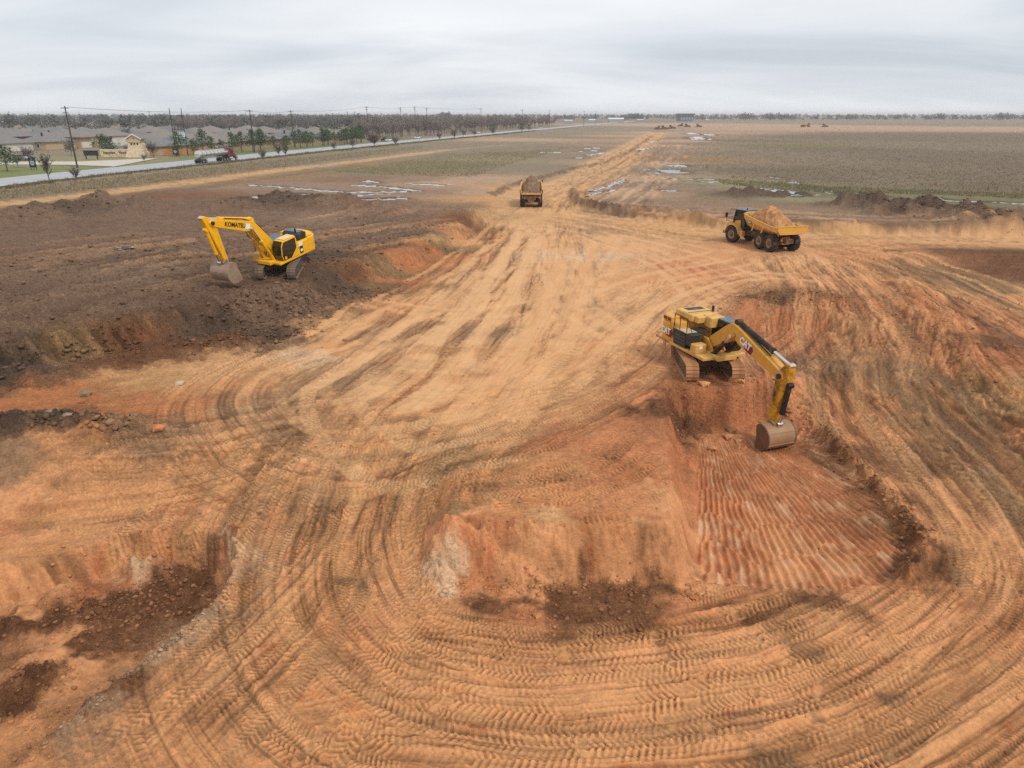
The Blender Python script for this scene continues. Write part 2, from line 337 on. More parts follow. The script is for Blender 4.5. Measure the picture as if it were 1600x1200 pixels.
# ---- soil: sampled where the photograph shows it; (px, py, kind, roughness)
PAL = dict(T=(205,158,114), O=(198,142,98), A=(207,149,105), R=(184,120,78), D=(132,90,62), B=(134,107,87), K=(106,86,71), G=(160,124,94), W=(208,176,144),
           g=(122,126,76), N=(126,116,84), n=(144,132,100), F=(138,122,100), f=(126,110,90), M=(148,122,100), Y=(192,147,102), S=(192,130,90), P=(178,146,118), C=(186,122,84), E=(150,118,84))
SOIL = """0,345 B 1;100,330 K 1.3;200,320 B 1.3;300,330 B .8;250,300 B .8;0,400 B 1;150,400 B 1;300,390 B 1;80,450 B 1.1;220,430 M .9;330,430 K 1;20,500 B 1.2;150,480 B 1;
400,350 B .8;500,345 M .7;440,318 K 1.3;540,320 B 1.2;620,345 B .8;700,330 M .7;600,300 M .4;480,290 M .4;380,290 M .5;680,300 M .5;740,300 P .6;740,330 B .9;560,380 B .9;640,365 B .9;500,400 K 1;
0,560 K 1.2;60,570 K 1.1;160,535 D 1.1;230,525 D 1.1;120,560 E .8;330,510 K 1.3;400,490 B 1.5;470,480 B 1.5;420,530 K 1.4;350,540 D 1.2;540,450 K 1;560,430 D 1;620,415 E .8;690,380 E .8;745,350 D 1;590,445 E .8;
650,420 R .6;700,400 R .6;620,440 R .6;740,375 O .6;20,630 R .5;120,625 R .5;200,640 R .5;280,640 R .5;240,590 Y .6;320,580 T .5;300,585 Y .5;420,570 T .5;480,555 W .5;520,545 A .5;
30,665 K 1.2;120,660 K 1.3;200,672 G .9;60,640 R .6;260,690 G .7;90,700 O .6;20,720 G .6;180,720 O .6;300,740 O .6;60,770 A .4;200,770 O .5;330,770 O .5;20,820 S .5;150,810 O .5;290,800 S .5;380,640 G .5;360,600 O .5;440,620 G .5;440,680 G .5;520,680 O .5;380,700 O .5;
560,590 G .4;520,520 T .4;600,530 G .4;640,480 O .4;700,470 T .3;760,430 T .3;820,380 Y .3;800,350 Y .3;830,440 T .25;760,520 G .4;700,560 O .4;640,600 O .4;840,500 T .3;800,560 O .4;880,400 W .3;900,450 T .3;960,420 T .3;880,350 G .4;
920,350 M .5;950,380 T .35;1000,460 T .3;960,500 T .3;920,480 G .4;1040,440 A .3;1080,420 C .3;1060,480 T .3;1100,460 A .4;900,560 O .4;960,560 O .4;1010,540 A .4;860,620 O .4;1000,620 S .5;940,660 S .5;840,680 C .4;760,680 O .4;700,640 O .4;
1130,500 S .7;1190,470 D .8;1250,468 D 1;1300,480 S .7;1240,515 C .6;1280,540 C .5;1180,520 C .6;1330,500 O .4;1200,430 A .4;1180,400 A .3;1280,420 A .3;1320,440 A .3;1250,410 T .3;1350,400 O .4;1400,390 O .4;1450,375 T .3;1560,372 T .3;1500,395 D .7;1580,400 D .8;1560,425 D .8;
1460,425 E .5;1540,450 E .5;1600,470 O .5;1420,430 E .5;1420,480 C .5;1480,500 C .6;1530,535 D .7;1590,560 C .7;1440,540 S .5;1540,600 Y .6;1600,625 Y .6;1480,570 S .6;1380,510 O .4;1390,560 S .4;
1250,570 G .6;1320,570 G .5;1400,590 G .5;1340,620 D .6;1300,640 S .5;1390,640 S .5;1440,650 G .5;1520,680 D .5;1580,700 S .5;1420,720 G .5;1370,690 S .5;1500,740 G .5;1580,780 G .5;1480,800 A .4;1420,760 A .4;1560,860 A .4;1380,720 D .6;
1100,640 C .5;1160,650 C .6;1130,700 S .5;1220,720 C .4;1120,780 C .35;1200,780 S .35;1300,760 C .35;1150,860 C .35;1250,860 A .35;1350,850 C .35;1320,900 C .35;1200,900 A .35;1280,890 A .35;1120,900 C .35;1300,710 D .7;1360,770 D .8;1415,840 D .8;1430,880 D .7;
1060,700 C .5;1065,800 A .3;1070,880 A .3;1040,640 D .8;1055,650 D .9;1040,740 S .5;980,740 C .5;900,740 O .5;800,740 O .5;720,760 O .5;700,720 E .5;840,780 S .4;760,800 A .4;920,800 S .5;1000,800 S .4;700,820 S .4;
760,865 C .4;720,850 E .4;840,870 T .3;900,880 A .3;980,870 A .3;1030,860 A .35;820,900 A .3;680,910 W .6;720,900 S .4;760,930 D .7;850,940 D .7;950,930 D .7;1040,925 D .7;900,970 D .6;820,960 S .6;1000,965 D .6;1100,960 S .5;1200,955 D .6;1280,940 D .6;700,940 O .5;
600,720 O .4;560,800 O .35;480,780 G .4;620,800 O .45;540,880 O .35;460,860 O .4;420,780 O .5;620,900 A .4;545,905 O .6;480,950 O .35;560,980 S .35;420,930 O .4;640,1000 A .4;720,1020 O .4;500,1050 O .4;560,1120 O .4;440,1100 O .4;480,1180 O .4;
380,830 S .5;355,850 W .5;385,870 W .5;340,870 C .5;260,880 C .6;200,862 W .5;160,880 S .5;100,870 O .4;40,870 O .4;30,920 A .3;90,925 A .3;120,900 C .5;200,900 S .5;280,920 D .9;200,960 D 1;100,980 D 1;40,980 D 1;150,1020 D 1;250,960 D 1;90,1030 A .3;130,1050 A .3;60,1080 D 1;30,1130 O .5;120,1130 D .8;180,1080 D .7;
330,960 P .6;260,1020 P .6;130,1130 P .6;60,1180 O .6;330,1000 O .5;300,1080 O .4;360,1060 A .4;240,1120 O .5;320,1150 O .4;220,1180 O .5;420,1000 A .4;
660,1080 O .4;600,1170 O .4;760,1100 A .35;860,1060 A .3;960,1020 A .3;1000,1090 A .3;860,1150 O .4;740,1180 O .4;960,1170 O .4;1080,1040 A .3;1180,1010 A .3;1270,1015 O .4;1140,1080 A .3;1260,1080 A .3;1100,1160 O .4;1198,1178 O .5;1250,1160 A .35;1340,1000 A .3;1400,950 A .3;1460,1000 O .4;
1400,1080 O .4;1380,1080 O .4;1350,1150 O .4;1480,1120 O .4;1540,1060 O .4;1580,980 S .4;1520,920 S .4;1580,1150 O .4;1570,920 O .4;
860,310 Y .3;900,285 M .3;960,252 M .3;1000,228 P .3;1030,208 P .3;820,300 Y .4;790,315 Y .5;870,335 Y .3;990,350 Y .3;1100,360 Y .3;1240,372 Y .3;1350,365 Y .3;
920,315 M .5;960,300 P .4;1000,280 P .4;960,325 B .6;1040,290 M .5;1020,320 M .6;1100,330 M .6;1080,290 F .6;1180,335 M .6;1260,330 M .6;1320,340 M .6;1420,348 M .6;1580,358 P .5;1000,255 P .4;1030,235 M .4;1060,250 E .5;1060,220 P .4;1040,215 M .4;1090,225 F .5;
1380,322 K 1.2;1450,332 K 1.2;1550,345 K 1.2;1200,305 K .9;1150,290 n .5;1250,292 N .5;1320,300 N .5;1400,300 N .5;1500,308 N .5;1590,312 N .5;1120,285 n .5;1240,310 n .5;
1120,260 F .8;1200,265 f .8;1300,280 f .8;1400,285 F .8;1500,290 f .8;1600,295 f .8;1300,250 F .8;1450,250 f .8;1580,255 f .8;1180,240 F .8;1350,235 f .8;1500,230 F .8;1150,220 f .7;1300,215 f .7;1450,212 f .7;1590,212 f .7;1220,228 N .7;
1150,201 P .3;1300,201 P .3;1450,201 P .3;1600,201 P .3;1120,196 P .3;1250,196 P .3;1400,195 F .3;1550,194 F .3;1080,195 P .3;1200,191 F .3;1450,190 F .3;1050,197 P .3;1000,200 F .3;
720,262 N .5;620,265 N .5;560,266 N .5;680,255 N .5;760,250 n .5;700,240 F .5;800,240 N .5;640,280 M .5;560,280 B .5;700,285 P .5;760,280 P .5;780,265 F .5;840,262 F .5;860,245 F .5;800,225 F .5;880,230 F .5;920,240 M .5;960,225 M .5;900,215 F .4;820,218 P .4;960,205 F .4;1000,213 P .4;850,208 F .4;930,198 F .4;
100,309 E .4;200,297 E .4;300,285 E .4;400,271 E .4;500,259 F .4;600,247 F .4;680,236 F .4;0,319 E .4;760,228 F .4;100,318 E .7;250,305 D .7;350,288 E .7;450,274 E .7;560,258 E .6;
60,304 F .6;180,287 F .6;300,270 F .6;420,256 F .6;520,246 F .6;620,234 F .6;700,225 F .6;800,211 F .5;0,310 F .6;
60,268 g .4;150,266 g .4;20,262 g .4;200,249 n .4;250,246 n .4;300,246 g .4;400,240 g .4;500,229 g .4;600,217 N .4;100,255 n .4;0,240 F .4;150,235 F .4;300,225 F .4;450,210 F .4;600,205 f .4;300,200 F .4;100,210 F .4;800,200 f .4;700,195 f .4;900,190 f .4;1100,186 f .4;1400,185 f .4;300,186 f .4"""
SX = []; SC = []; SR = []
for tok in SOIL.replace('\n', '').split(';'):
    if not tok.strip(): continue
    a, k, r = tok.split(); px, py = map(float, a.split(',')); p = gp(px, py)
    SX.append((math.log(max(2.0, math.hypot(*p))), math.atan2(p[0], p[1]))); SC.append(lin(PAL[k])); SR.append(float(r))
SX = np.array(SX, np.float32); SC = np.array(SC, np.float32); SR = np.array(SR, np.float32)
lr = np.log(np.maximum(Rg, 2.0)).astype(np.float32); tt = Tg.astype(np.float32)
wsc = np.clip(2.2/np.maximum(Rg, 8), 0.012, 0.2).astype(np.float32)
# ragged soil boundaries: the lookup is disturbed by noise of a few metres
wa = fbm(X/2.4, Y/2.4, 4, 41, 0.6)*0.042+fbm(lr*14, tt*14, 3, 43)*0.02
wb = fbm(X/2.4, Y/2.4, 4, 57, 0.6)*0.042+fbm(lr*14, tt*14, 3, 61)*0.02
qa = lr+wa*np.clip(25/Rg, 0.15, 1).astype(np.float32); qb = tt+wb*np.clip(25/Rg, 0.15, 1).astype(np.float32)
num = np.zeros(X.shape+(3,), np.float32); den = np.zeros(X.shape, np.float32); rnum = np.zeros(X.shape, np.float32)
jv = slice(30, 33+NT+3)
for k in range(len(SX)):
    # each sample only matters nearby
    j0 = max(0, np.searchsorted(TH, SX[k, 1]-0.42)); j1 = np.searchsorted(TH, SX[k, 1]+0.42)
    i0 = max(0, np.searchsorted(RR, math.exp(SX[k, 0]-0.9))-1); i1 = np.searchsorted(RR, math.exp(SX[k, 0]+0.9))+1
    s = (slice(i0, i1), slice(j0, j1))
    d2 = ((qa[s]-SX[k, 0])*1.25)**2+(qb[s]-SX[k, 1])**2
    w = 1/(d2+1.2e-4)**1.9*np.clip(1-d2/0.16, 0, 1)
    den[s] += w; num[s] += w[..., None]*SC[k]; rnum[s] += w*SR[k]
C = np.empty_like(num); ok = den > 1e-6
C[:] = np.array(lin(PAL['F']), np.float32); C[ok] = num[ok]/den[ok][:, None]
RO = np.where(ok, rnum/np.maximum(den, 1e-6), 0.5).astype(np.float32)
near_o = (~ok) & (Rg < 60); C[near_o] = lin(PAL['O'])
# ---- relief of the raw earth
RO = np.where(RO > .75, RO*1.35-.08, RO).astype(np.float32)
lod = np.clip(60/np.maximum(Rg, 1), 0.0, 1.0).astype(np.float32)
n_big = fbm(X/4.0, Y/4.0, 4, 71); n_mid = fbm(X/0.9, Y/0.9, 4, 83, 0.6); n_fin = fbm(X/0.28, Y/0.28, 3, 97, 0.65)
rid = 1-np.abs(fbm(X/1.6, Y/1.6, 4, 103, 0.55))*2
bank = np.zeros_like(H)
gx = np.zeros_like(H); gx[1:-1] = np.abs(Hb[2:]-Hb[:-2])/np.maximum(Rg[2:]-Rg[:-2], 0.02)
bank = np.clip(gx-0.12, 0, 0.9)
H += (n_big*0.12+n_mid*0.12+n_fin*0.05*lod)*RO+np.maximum(rid, 0)*0.09*np.clip(RO-0.5, 0, 1)
alo = (X*.43+Y*.9); per_ = X*.9-Y*.43; grv = fbm(alo/0.7, per_/5, 3, 121, .6)
H += bank*(n_mid*0.16+n_fin*0.09+grv*.28*(X < 2)); bank_c = (bank*grv*.55*(X < 2)).clip(-.3, .3)
H += fbm(X/14, Y/14, 3, 111)*0.08*sstep((Rg-8)/20)
C *= (1+bank_c+0.10*n_big+0.12*n_mid*(0.6+0.4*RO)+0.09*n_fin*lod)[..., None].clip(0.55, 1.5)
# streaks of other clay
mk = np.clip(fbm(X/1.3, Y/2.6, 4, 131, 0.6)-0.5, 0, 0.5)*(Rg < 75)*np.clip(1-np.abs(RO-0.4)*3, 0, 1)*.6
C += (np.array(lin(PAL['G']), np.float32)-C)*(mk*1.2).clip(0, .75)[..., None]
mk = np.clip(fbm(X/1.1, Y/1.1, 4, 151, 0.6)-0.5, 0, 0.5)*(Rg < 60)*np.clip(1-np.abs(RO-0.4)*3, 0, 1)
C += (np.array(lin((192,116,70)), np.float32)-C)*(mk*1.3).clip(0, .6)[..., None]
Hbase = H.copy(); Hsm = Hbase-(n_fin*0.03*lod+n_mid*0.05)*RO
# ---- wheel and crawler tracks
def offset_path(S, o, wob=0.0, seed=0):
    d = np.gradient(S, axis=0); d /= np.maximum(np.hypot(d[:, 0], d[:, 1]), 1e-6)[:, None]
    nrm = np.stack([-d[:, 1], d[:, 0]], 1)
    if wob:
        t = np.arange(len(S))*0.4/9.0; o = o+wob*pn(t, t*0+seed*1.7+0.37, seed)
        return S+nrm*np.asarray(o)[:, None]
    return S+nrm*o
def stamp(S, hw, depth, lug, period, kind, tint, amt, lo=0.0, fade=3.0):
    n = len(S); seg = np.hypot(*(S[1:]-S[:-1]).T); cum = np.concatenate([[0], np.cumsum(seg)]); tot = cum[-1]
    step = 8
    for a in range(0, n-1, step):
        b = min(a+step+1, n); P = S[a:b]; win = irange(P, hw*1.7)
        x = X[win]; y = Y[win]
        if x.size == 0: continue
        best = np.full(x.shape, 1e9, np.float32); sl = np.zeros(x.shape, np.float32); sg = np.zeros(x.shape, np.float32)
        for k in range(len(P)-1):
            ax, ay = P[k]; dx, dy = P[k+1]-P[k]; l2 = dx*dx+dy*dy+1e-9; tr = ((x-ax)*dx+(y-ay)*dy)/l2
            if a == 0 and k == 0: t = np.minimum(tr, 1)
            elif b == n and k == len(P)-2: t = np.maximum(tr, 0)
            else: t = np.clip(tr, 0, 1)
            d = np.hypot(x-ax-t*dx, y-ay-t*dy); m = d < best; best = np.where(m, d, best)
            sl = np.where(m, cum[a+k]+t*math.sqrt(l2), sl); sg = np.where(m, np.sign(dx*(y-ay)-dy*(x-ax)), sg)
        # only the vertices whose nearest piece lies inside this run
        run = (sl >= cum[a]-1e-4) & (sl < cum[b-1]) if b < n else (sl >= cum[a]-1e-4)
        q = best/hw; e = sstep((sl-0.0)/fade)*sstep((tot-sl)/fade)
        brk = (1-EX[win]*(kind == 'tyre'))*np.clip(0.84+1.15*pn(X[win]/2.6, Y[win]/2.6, 191+n % 7), 0.08, 1)*e*run
        m = sstep((1.12-q)/0.22)*brk
        if kind == 'tyre': ph = sl/period+best*0.75/period*0.55+0.5*(sg > 0)
        elif kind == 'bar': ph = sl/period
        else: ph = sl*0
        pat = np.sin(2*np.pi*ph) if kind != 'smooth' else np.zeros_like(sl)
        pat = np.tanh(pat*2.6+.5)*np.clip(1.15-q, 0, 1)**0.3*np.clip(.85+.7*n_mid[win], .2, 1.3)
        tgt = Hbase[win]*.0+Hsm[win]-depth+lug*pat
        H[win] += (tgt-H[win])*m*(0.8 if kind != 'smooth' else 0.7)
        rimm = np.exp(-((q-1.22)/0.16)**2)*brk; H[win] += rimm*depth*0.55*(0.7+0.8*n_mid[win])
        if tint is not None:
            C[win] += (np.array(tint, np.float32)-C[win])*(m*amt)[..., None]
        if kind == 'smooth': SPK[win] *= 1-.65*m
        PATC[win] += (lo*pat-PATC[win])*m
tan_dust = lin((206,157,112)); moist = lin((134,92,60)); apr = lin((206,150,102)); greyd = lin((150,118,86)); org = lin((192,128,80)); lt = lin((210,166,122))
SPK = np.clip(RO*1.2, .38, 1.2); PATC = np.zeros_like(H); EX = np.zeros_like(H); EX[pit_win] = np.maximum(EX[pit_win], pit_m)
for pp_, zu_ in (([(670,818),(760,815),(1030,812),(1035,640),(1075,640),(1090,915),(1000,918),(850,920),(690,915),(664,850)], .3), ([(1086,650),(1250,652),(1310,700),(1400,800),(1440,868),(1400,905),(1300,925),(1086,915)], -1.0), ([(0,905),(130,880),(330,850),(385,885),(330,960),(60,1180),(-60,1260),(-60,905)], -1.2)):
    P_ = [tuple(un(a, c_, zu_)) for a, c_ in pp_]; w_ = irange(P_, 4); EX[w_] = np.maximum(EX[w_], poly_mask(P_, [1.2]*len(P_), .4, w_))
def paint(pp, hw, col, amt, rag=1.0, soft=.35, seed=401, lift=0.0):
    S = spline([gp(*q) for q in pp], 2.0); win = irange(S, hw*2.5)
    x = X[win]+WX[win]*rag; y = Y[win]+WY[win]*rag; d, _ = seg_dist(x, y, S)
    m = sstep((1+soft-d/hw)/(2*soft))*amt*np.clip(.85+.5*pn(X[win]/6, Y[win]/6, seed), .3, 1)
    C[win] += (np.array(lin(col), np.float32)*(1+.12*n_mid[win]+.1*n_big[win])[..., None]-C[win])*m[..., None]
def flow(pp, hw, amt=.3, hgt=.05, seed=500, fade=6.0, lat=.5):
    """soil combed along a driven lane: long streaks of drier and damper clay, low ruts between wheel lines"""
    S = spline([gp(*q) for q in pp], 0.8); n = len(S); seg = np.hypot(*(S[1:]-S[:-1]).T); cum = np.concatenate([[0], np.cumsum(seg)]); tot = cum[-1]
    win = irange(S, hw*1.3); x = X[win]; y = Y[win]; best = np.full(x.shape, 1e9, np.float32); sl = np.zeros_like(best); sg = np.zeros_like(best)
    for k in range(n-1):
        w2 = irange(S[k:k+2], hw*1.25); i0 = max(w2[0].start, win[0].start)-win[0].start; i1 = min(w2[0].stop, win[0].stop)-win[0].start; j0 = max(w2[1].start, win[1].start)-win[1].start; j1 = min(w2[1].stop, win[1].stop)-win[1].start
        if i1 <= i0 or j1 <= j0: continue
        s = (slice(i0, i1), slice(j0, j1)); ax, ay = S[k]; dx, dy = S[k+1]-S[k]; l2 = dx*dx+dy*dy+1e-9
        t = np.clip(((x[s]-ax)*dx+(y[s]-ay)*dy)/l2, 0, 1); d = np.hypot(x[s]-ax-t*dx, y[s]-ay-t*dy); m = d < best[s]
        best[s] = np.where(m, d, best[s]); sl[s] = np.where(m, cum[k]+t*math.sqrt(l2), sl[s]); sg[s] = np.where(m, np.sign(dx*(y[s]-ay)-dy*(x[s]-ax)), sg[s])
    d = best*sg; wv = d+.35*pn(sl/7, d/3, seed+9)
    e = sstep((hw-best)/(hw*.3))*sstep(sl/fade)*sstep((tot-sl)/fade)*(1-.88*EX[win])
    a1 = fbm(wv/lat/1.6, sl/26, 3, seed, .6); a2 = fbm(wv/lat*2.2, sl/9, 3, seed+5, .6); a3 = fbm(wv/lat*6, sl/3.2, 2, seed+11)
    v = a1*.75+a2*.6+a3*.3
    C[win] *= (1+amt*e*v)[..., None].clip(.5, 1.5)
    dk = np.clip(-a2-.16, 0, .6)*e*amt*3.6; C[win] += (np.array(lin((122,84,54)), np.float32)-C[win])*dk.clip(0, .6)[..., None]
    lt_ = np.clip(a1-.2, 0, .6)*e*amt*2.2; C[win] += (np.array(lin((212,162,114)), np.float32)-C[win])*lt_.clip(0, .55)[..., None]
    dh = e*hgt*(a1+.6*a2+.25*a3); H[win] += dh; Hsm[win] += dh*.8; Hbase[win] += dh*.8
def vehicle(pp, offs, gauge=2.65, hw=0.36, depth=0.07, lug=0.034, period=0.24, kind='tyre', tints=(None,), amt=0.35, lo=0.10, wob=1.0, seed=0):
    S = spline([gp(*q) for q in pp], 0.4)
    for i, o in enumerate(offs):
        for g in (-0.5, 0.5):
            stamp(offset_path(S, o+g*gauge, wob, seed+i), hw*random.uniform(.85, 1.15), depth*random.uniform(.6, 1.4), lug*random.uniform(.35, 1.15), period*random.uniform(.62, 1.0), kind, tints[i % len(tints)], amt*random.uniform(.5, 1.2), lo)
paint([(815,345),(850,318),(885,296),(935,270),(985,237),(1030,207)], 7.0, (204,160,114), .9); paint([(800,310),(830,300),(860,288)], 4.5, (204,160,114), .85)
paint([(-60,326),(0,319),(100,309),(200,297),(300,285),(400,271),(500,259),(600,247),(700,234)], 3.2, (200,160,114), .8, 1.4); paint([(700,234),(800,226),(900,222)], 1.6, (176,150,124), .6)
for q in ([(768,306),(800,291),(855,277),(905,263),(960,249),(1000,228),(1018,213)], [(893,300),(905,318),(960,331),(1050,342),(1140,349),(1230,352)]): paint(q, .9, (104,80,62), .8, .6)
paint([(895,296),(955,264),(1000,238)], .7, (120,92,70), .6, .5); paint([(-60,332),(100,318),(250,302),(400,281),(560,259)], 1.8, (122,98,76), .7, 1.6); paint([(760,240),(850,246),(930,248)], 1.2, (104,88,74), .6, 1.5); paint([(740,236),(840,230),(940,232)], 1.6, (110,96,78), .6, 1.5)
for q, hw_ in (([(1225,565),(1320,566),(1400,590),(1450,645),(1530,725),(1640,810)], 1.7), ([(1300,668),(1285,625),(1315,590),(1380,572),(1440,578)], 1.0), ([(1400,560),(1500,650),(1640,760)], 1.0), ([(1640,500),(1500,440),(1400,408)], 1.3), ([(1640,560),(1540,500),(1440,440)], 1.0)): paint(q, hw_, (112,88,68), .62, 1.0)
LOOP = [(835,345),(815,420),(760,500),(690,570),(600,660),(530,750),(490,850),(500,950),(570,1040),(700,1090),(880,1110),(1100,1090),(1290,1040),(1430,960),(1490,880),(1460,790),(1390,700),(1330,630),(1310,575),(1345,510),(1335,450),(1270,400)]
flow(LOOP, 8.5, .30, .06, 500)
flow([(0,745),(150,738),(300,722),(420,690),(560,655),(700,645),(850,625),(960,565),(1030,500),(1110,445),(1250,412)], 5, .28, .05, 520)
flow([(20,1230),(180,1085),(330,965),(440,850),(490,740),(540,650)], 5, .28, .05, 530); flow([(300,1230),(560,1150),(900,1160),(1150,1140),(1350,1080),(1520,960),(1600,820)], 5.5, .28, .05, 540)
flow([(530,535),(410,570),(345,625),(365,685),(450,735),(570,745),(710,695),(840,645),(1000,575)], 4, .28, .05, 550)
flow([(835,345),(745,490),(650,590),(560,660)], 8, .26, .05, 560, lat=.9); flow([(820,345),(740,420),(620,500),(480,570)], 6, .26, .05, 565, lat=.9)
flow([(1660,900),(1560,760),(1440,640),(1400,540),(1350,470),(1280,400)], 8, .36, .07, 570, lat=.7); flow([(1700,560),(1500,455),(1390,405),(1280,382)], 7, .36, .10, 580, lat=.8)
flow([(845,340),(880,300),(930,272),(985,238),(1030,207)], 6, .3, .08, 590, lat=.9); flow([(860,335),(1000,353),(1150,372),(1350,370),(1640,370)], 7, .3, .08, 595, lat=.9)
flow([(0,440),(150,405),(330,385),(500,365),(700,335)], 16, .26, .16, 600, lat=1.4); flow([(-40,500),(120,465),(260,435),(420,410)], 6, .24, .14, 605, lat=1.1); flow([(910,330),(1060,338),(1200,340),(1330,346),(1560,354)], 12, .3, .12, 610, lat=1.2); flow([(930,330),(985,290),(1030,255),(1060,225)], 9, .3, .1, 615, lat=1.2)
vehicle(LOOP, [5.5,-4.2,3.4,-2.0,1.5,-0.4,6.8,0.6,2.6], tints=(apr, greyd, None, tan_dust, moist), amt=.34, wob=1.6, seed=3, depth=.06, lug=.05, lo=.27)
vehicle([(0,745),(150,738),(300,722),(420,690),(560,655),(700,645),(850,625),(960,565),(1030,500),(1110,445),(1250,412)], [0,3.0,-2.4,5.2], tints=(tan_dust, None, greyd), amt=.3, wob=1.5, seed=21)
vehicle([(530,535),(410,570),(345,625),(365,685),(450,735),(570,745),(710,695),(840,645),(1000,575)], [0,2.2,-1.8,4.0], tints=(lt, greyd, None), amt=.35, wob=.8, seed=31)
vehicle([(0,770),(120,775),(260,760),(400,740),(500,720)], [0,1.6,-2], tints=(apr, None), amt=.4, wob=.7, seed=35, depth=.09, lug=.05)
vehicle([(0,815),(120,800),(240,795),(330,800)], [0], tints=(apr,), amt=.4, depth=.09, lug=.05, seed=36, wob=.5)
vehicle([(825,380),(745,490),(650,590),(565,655)], [0,3.4,-3.2,6.4], kind='smooth', tints=(lt, tan_dust), amt=.75, depth=.05, wob=.6, seed=41, hw=.5)
vehicle([(850,350),(835,420),(800,500),(715,600),(640,665)], [0,2.6,-2.2], kind='smooth', tints=(lt, tan_dust), amt=.7, depth=.05, wob=.8, seed=45, hw=.5)
vehicle([(820,345),(740,420),(620,500),(500,560)], [0,2.4,-3], kind='smooth', tints=(tan_dust, lt), amt=.6, depth=.05, wob=.8, seed=47)
vehicle([(840,400),(880,450),(905,520),(880,590),(800,640)], [0,1.5], kind='tyre', tints=(tan_dust,), amt=.5, wob=.5, seed=49, period=.4)
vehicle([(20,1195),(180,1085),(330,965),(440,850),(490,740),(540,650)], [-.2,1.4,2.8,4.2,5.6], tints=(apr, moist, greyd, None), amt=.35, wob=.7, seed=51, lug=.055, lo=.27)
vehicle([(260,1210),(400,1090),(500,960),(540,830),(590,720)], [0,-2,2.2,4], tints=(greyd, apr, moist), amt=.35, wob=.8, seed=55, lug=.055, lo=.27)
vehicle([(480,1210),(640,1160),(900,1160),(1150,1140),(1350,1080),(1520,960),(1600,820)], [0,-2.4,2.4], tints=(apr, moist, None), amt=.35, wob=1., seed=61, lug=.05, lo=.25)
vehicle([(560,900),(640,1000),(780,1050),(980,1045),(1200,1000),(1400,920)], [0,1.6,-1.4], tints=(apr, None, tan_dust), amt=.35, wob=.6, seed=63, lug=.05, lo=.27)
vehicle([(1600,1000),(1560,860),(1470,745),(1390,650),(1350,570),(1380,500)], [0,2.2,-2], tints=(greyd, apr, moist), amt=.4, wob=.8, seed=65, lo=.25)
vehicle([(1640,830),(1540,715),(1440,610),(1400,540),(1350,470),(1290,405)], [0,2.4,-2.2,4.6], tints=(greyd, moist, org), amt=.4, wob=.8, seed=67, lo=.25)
vehicle([(1660,760),(1540,660),(1440,600),(1330,565),(1260,560)], [0,2.0], tints=(greyd, moist), amt=.5, wob=.6, seed=69)
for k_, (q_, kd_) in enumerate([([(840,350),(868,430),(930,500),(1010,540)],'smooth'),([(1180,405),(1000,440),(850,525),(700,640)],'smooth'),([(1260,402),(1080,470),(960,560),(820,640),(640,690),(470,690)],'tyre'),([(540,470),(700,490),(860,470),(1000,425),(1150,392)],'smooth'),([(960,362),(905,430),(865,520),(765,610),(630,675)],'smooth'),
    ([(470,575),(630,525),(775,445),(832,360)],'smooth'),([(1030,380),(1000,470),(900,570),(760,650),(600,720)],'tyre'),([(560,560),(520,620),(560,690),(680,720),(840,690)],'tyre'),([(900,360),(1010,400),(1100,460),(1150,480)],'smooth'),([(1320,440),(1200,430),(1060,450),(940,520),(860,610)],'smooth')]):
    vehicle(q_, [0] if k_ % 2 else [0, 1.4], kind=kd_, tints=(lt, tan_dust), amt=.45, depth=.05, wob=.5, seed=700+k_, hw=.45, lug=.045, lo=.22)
paint([(850,336),(1000,353),(1150,369),(1350,369),(1640,370)], 4.2, (202,156,110), .6)
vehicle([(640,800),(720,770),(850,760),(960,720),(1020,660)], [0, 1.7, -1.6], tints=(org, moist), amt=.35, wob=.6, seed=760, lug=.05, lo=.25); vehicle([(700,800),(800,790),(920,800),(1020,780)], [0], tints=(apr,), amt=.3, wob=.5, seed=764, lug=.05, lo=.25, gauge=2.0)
vehicle([(1640,500),(1500,440),(1390,400),(1290,383)], [0,3,-2.6,5.5], kind='smooth', tints=(apr, moist, tan_dust), amt=.55, wob=.8, seed=71, depth=.12)
vehicle([(1640,545),(1500,475),(1390,420),(1310,395)], [0,2], kind='smooth', tints=(moist, org), amt=.55, wob=.8, seed=73, depth=.14)
vehicle([(845,335),(880,300),(930,272),(985,238),(1030,207)], [0,2.6,-2.4,4.6,-4.4], kind='smooth', tints=(tan_dust, moist, apr), amt=.45, wob=.8, seed=75, depth=.08)
vehicle([(860,335),(1000,353),(1150,372),(1350,370),(1620,370)], [0,3,-2.6,5.4], kind='smooth', tints=(tan_dust, lt, moist), amt=.5, wob=.8, seed=77, depth=.08)
vehicle([(850,345),(960,370),(1080,400),(1180,440)], [0,3], kind='smooth', tints=(lt,), amt=.5, wob=.8, seed=79, depth=.04)
vehicle([(0,319),(100,309),(200,297),(300,285),(400,271),(500,259),(600,247),(680,236)], [0,2.6], kind='smooth', tints=(tan_dust,), amt=.5, wob=.6, seed=81, depth=.08)
vehicle([(940,320),(985,290),(1030,255),(1060,225)], [0,3.2,-3,6], kind='smooth', tints=(lin((176,150,130)), moist), amt=.45, wob=1, seed=83, depth=.2)
vehicle([(-10,420),(150,395),(330,375),(500,365),(640,345)], [0,4,-5,9], kind='smooth', tints=(lin((140,116,100)), lin((92,74,64))), amt=.4, wob=1.6, seed=85, depth=.2)
vehicle([(-10,480),(120,455),(260,430),(330,420)], [0,2.5], kind='bar', period=.22, tints=(lin((138,116,102)),), amt=.3, seed=87, depth=.1, wob=1)
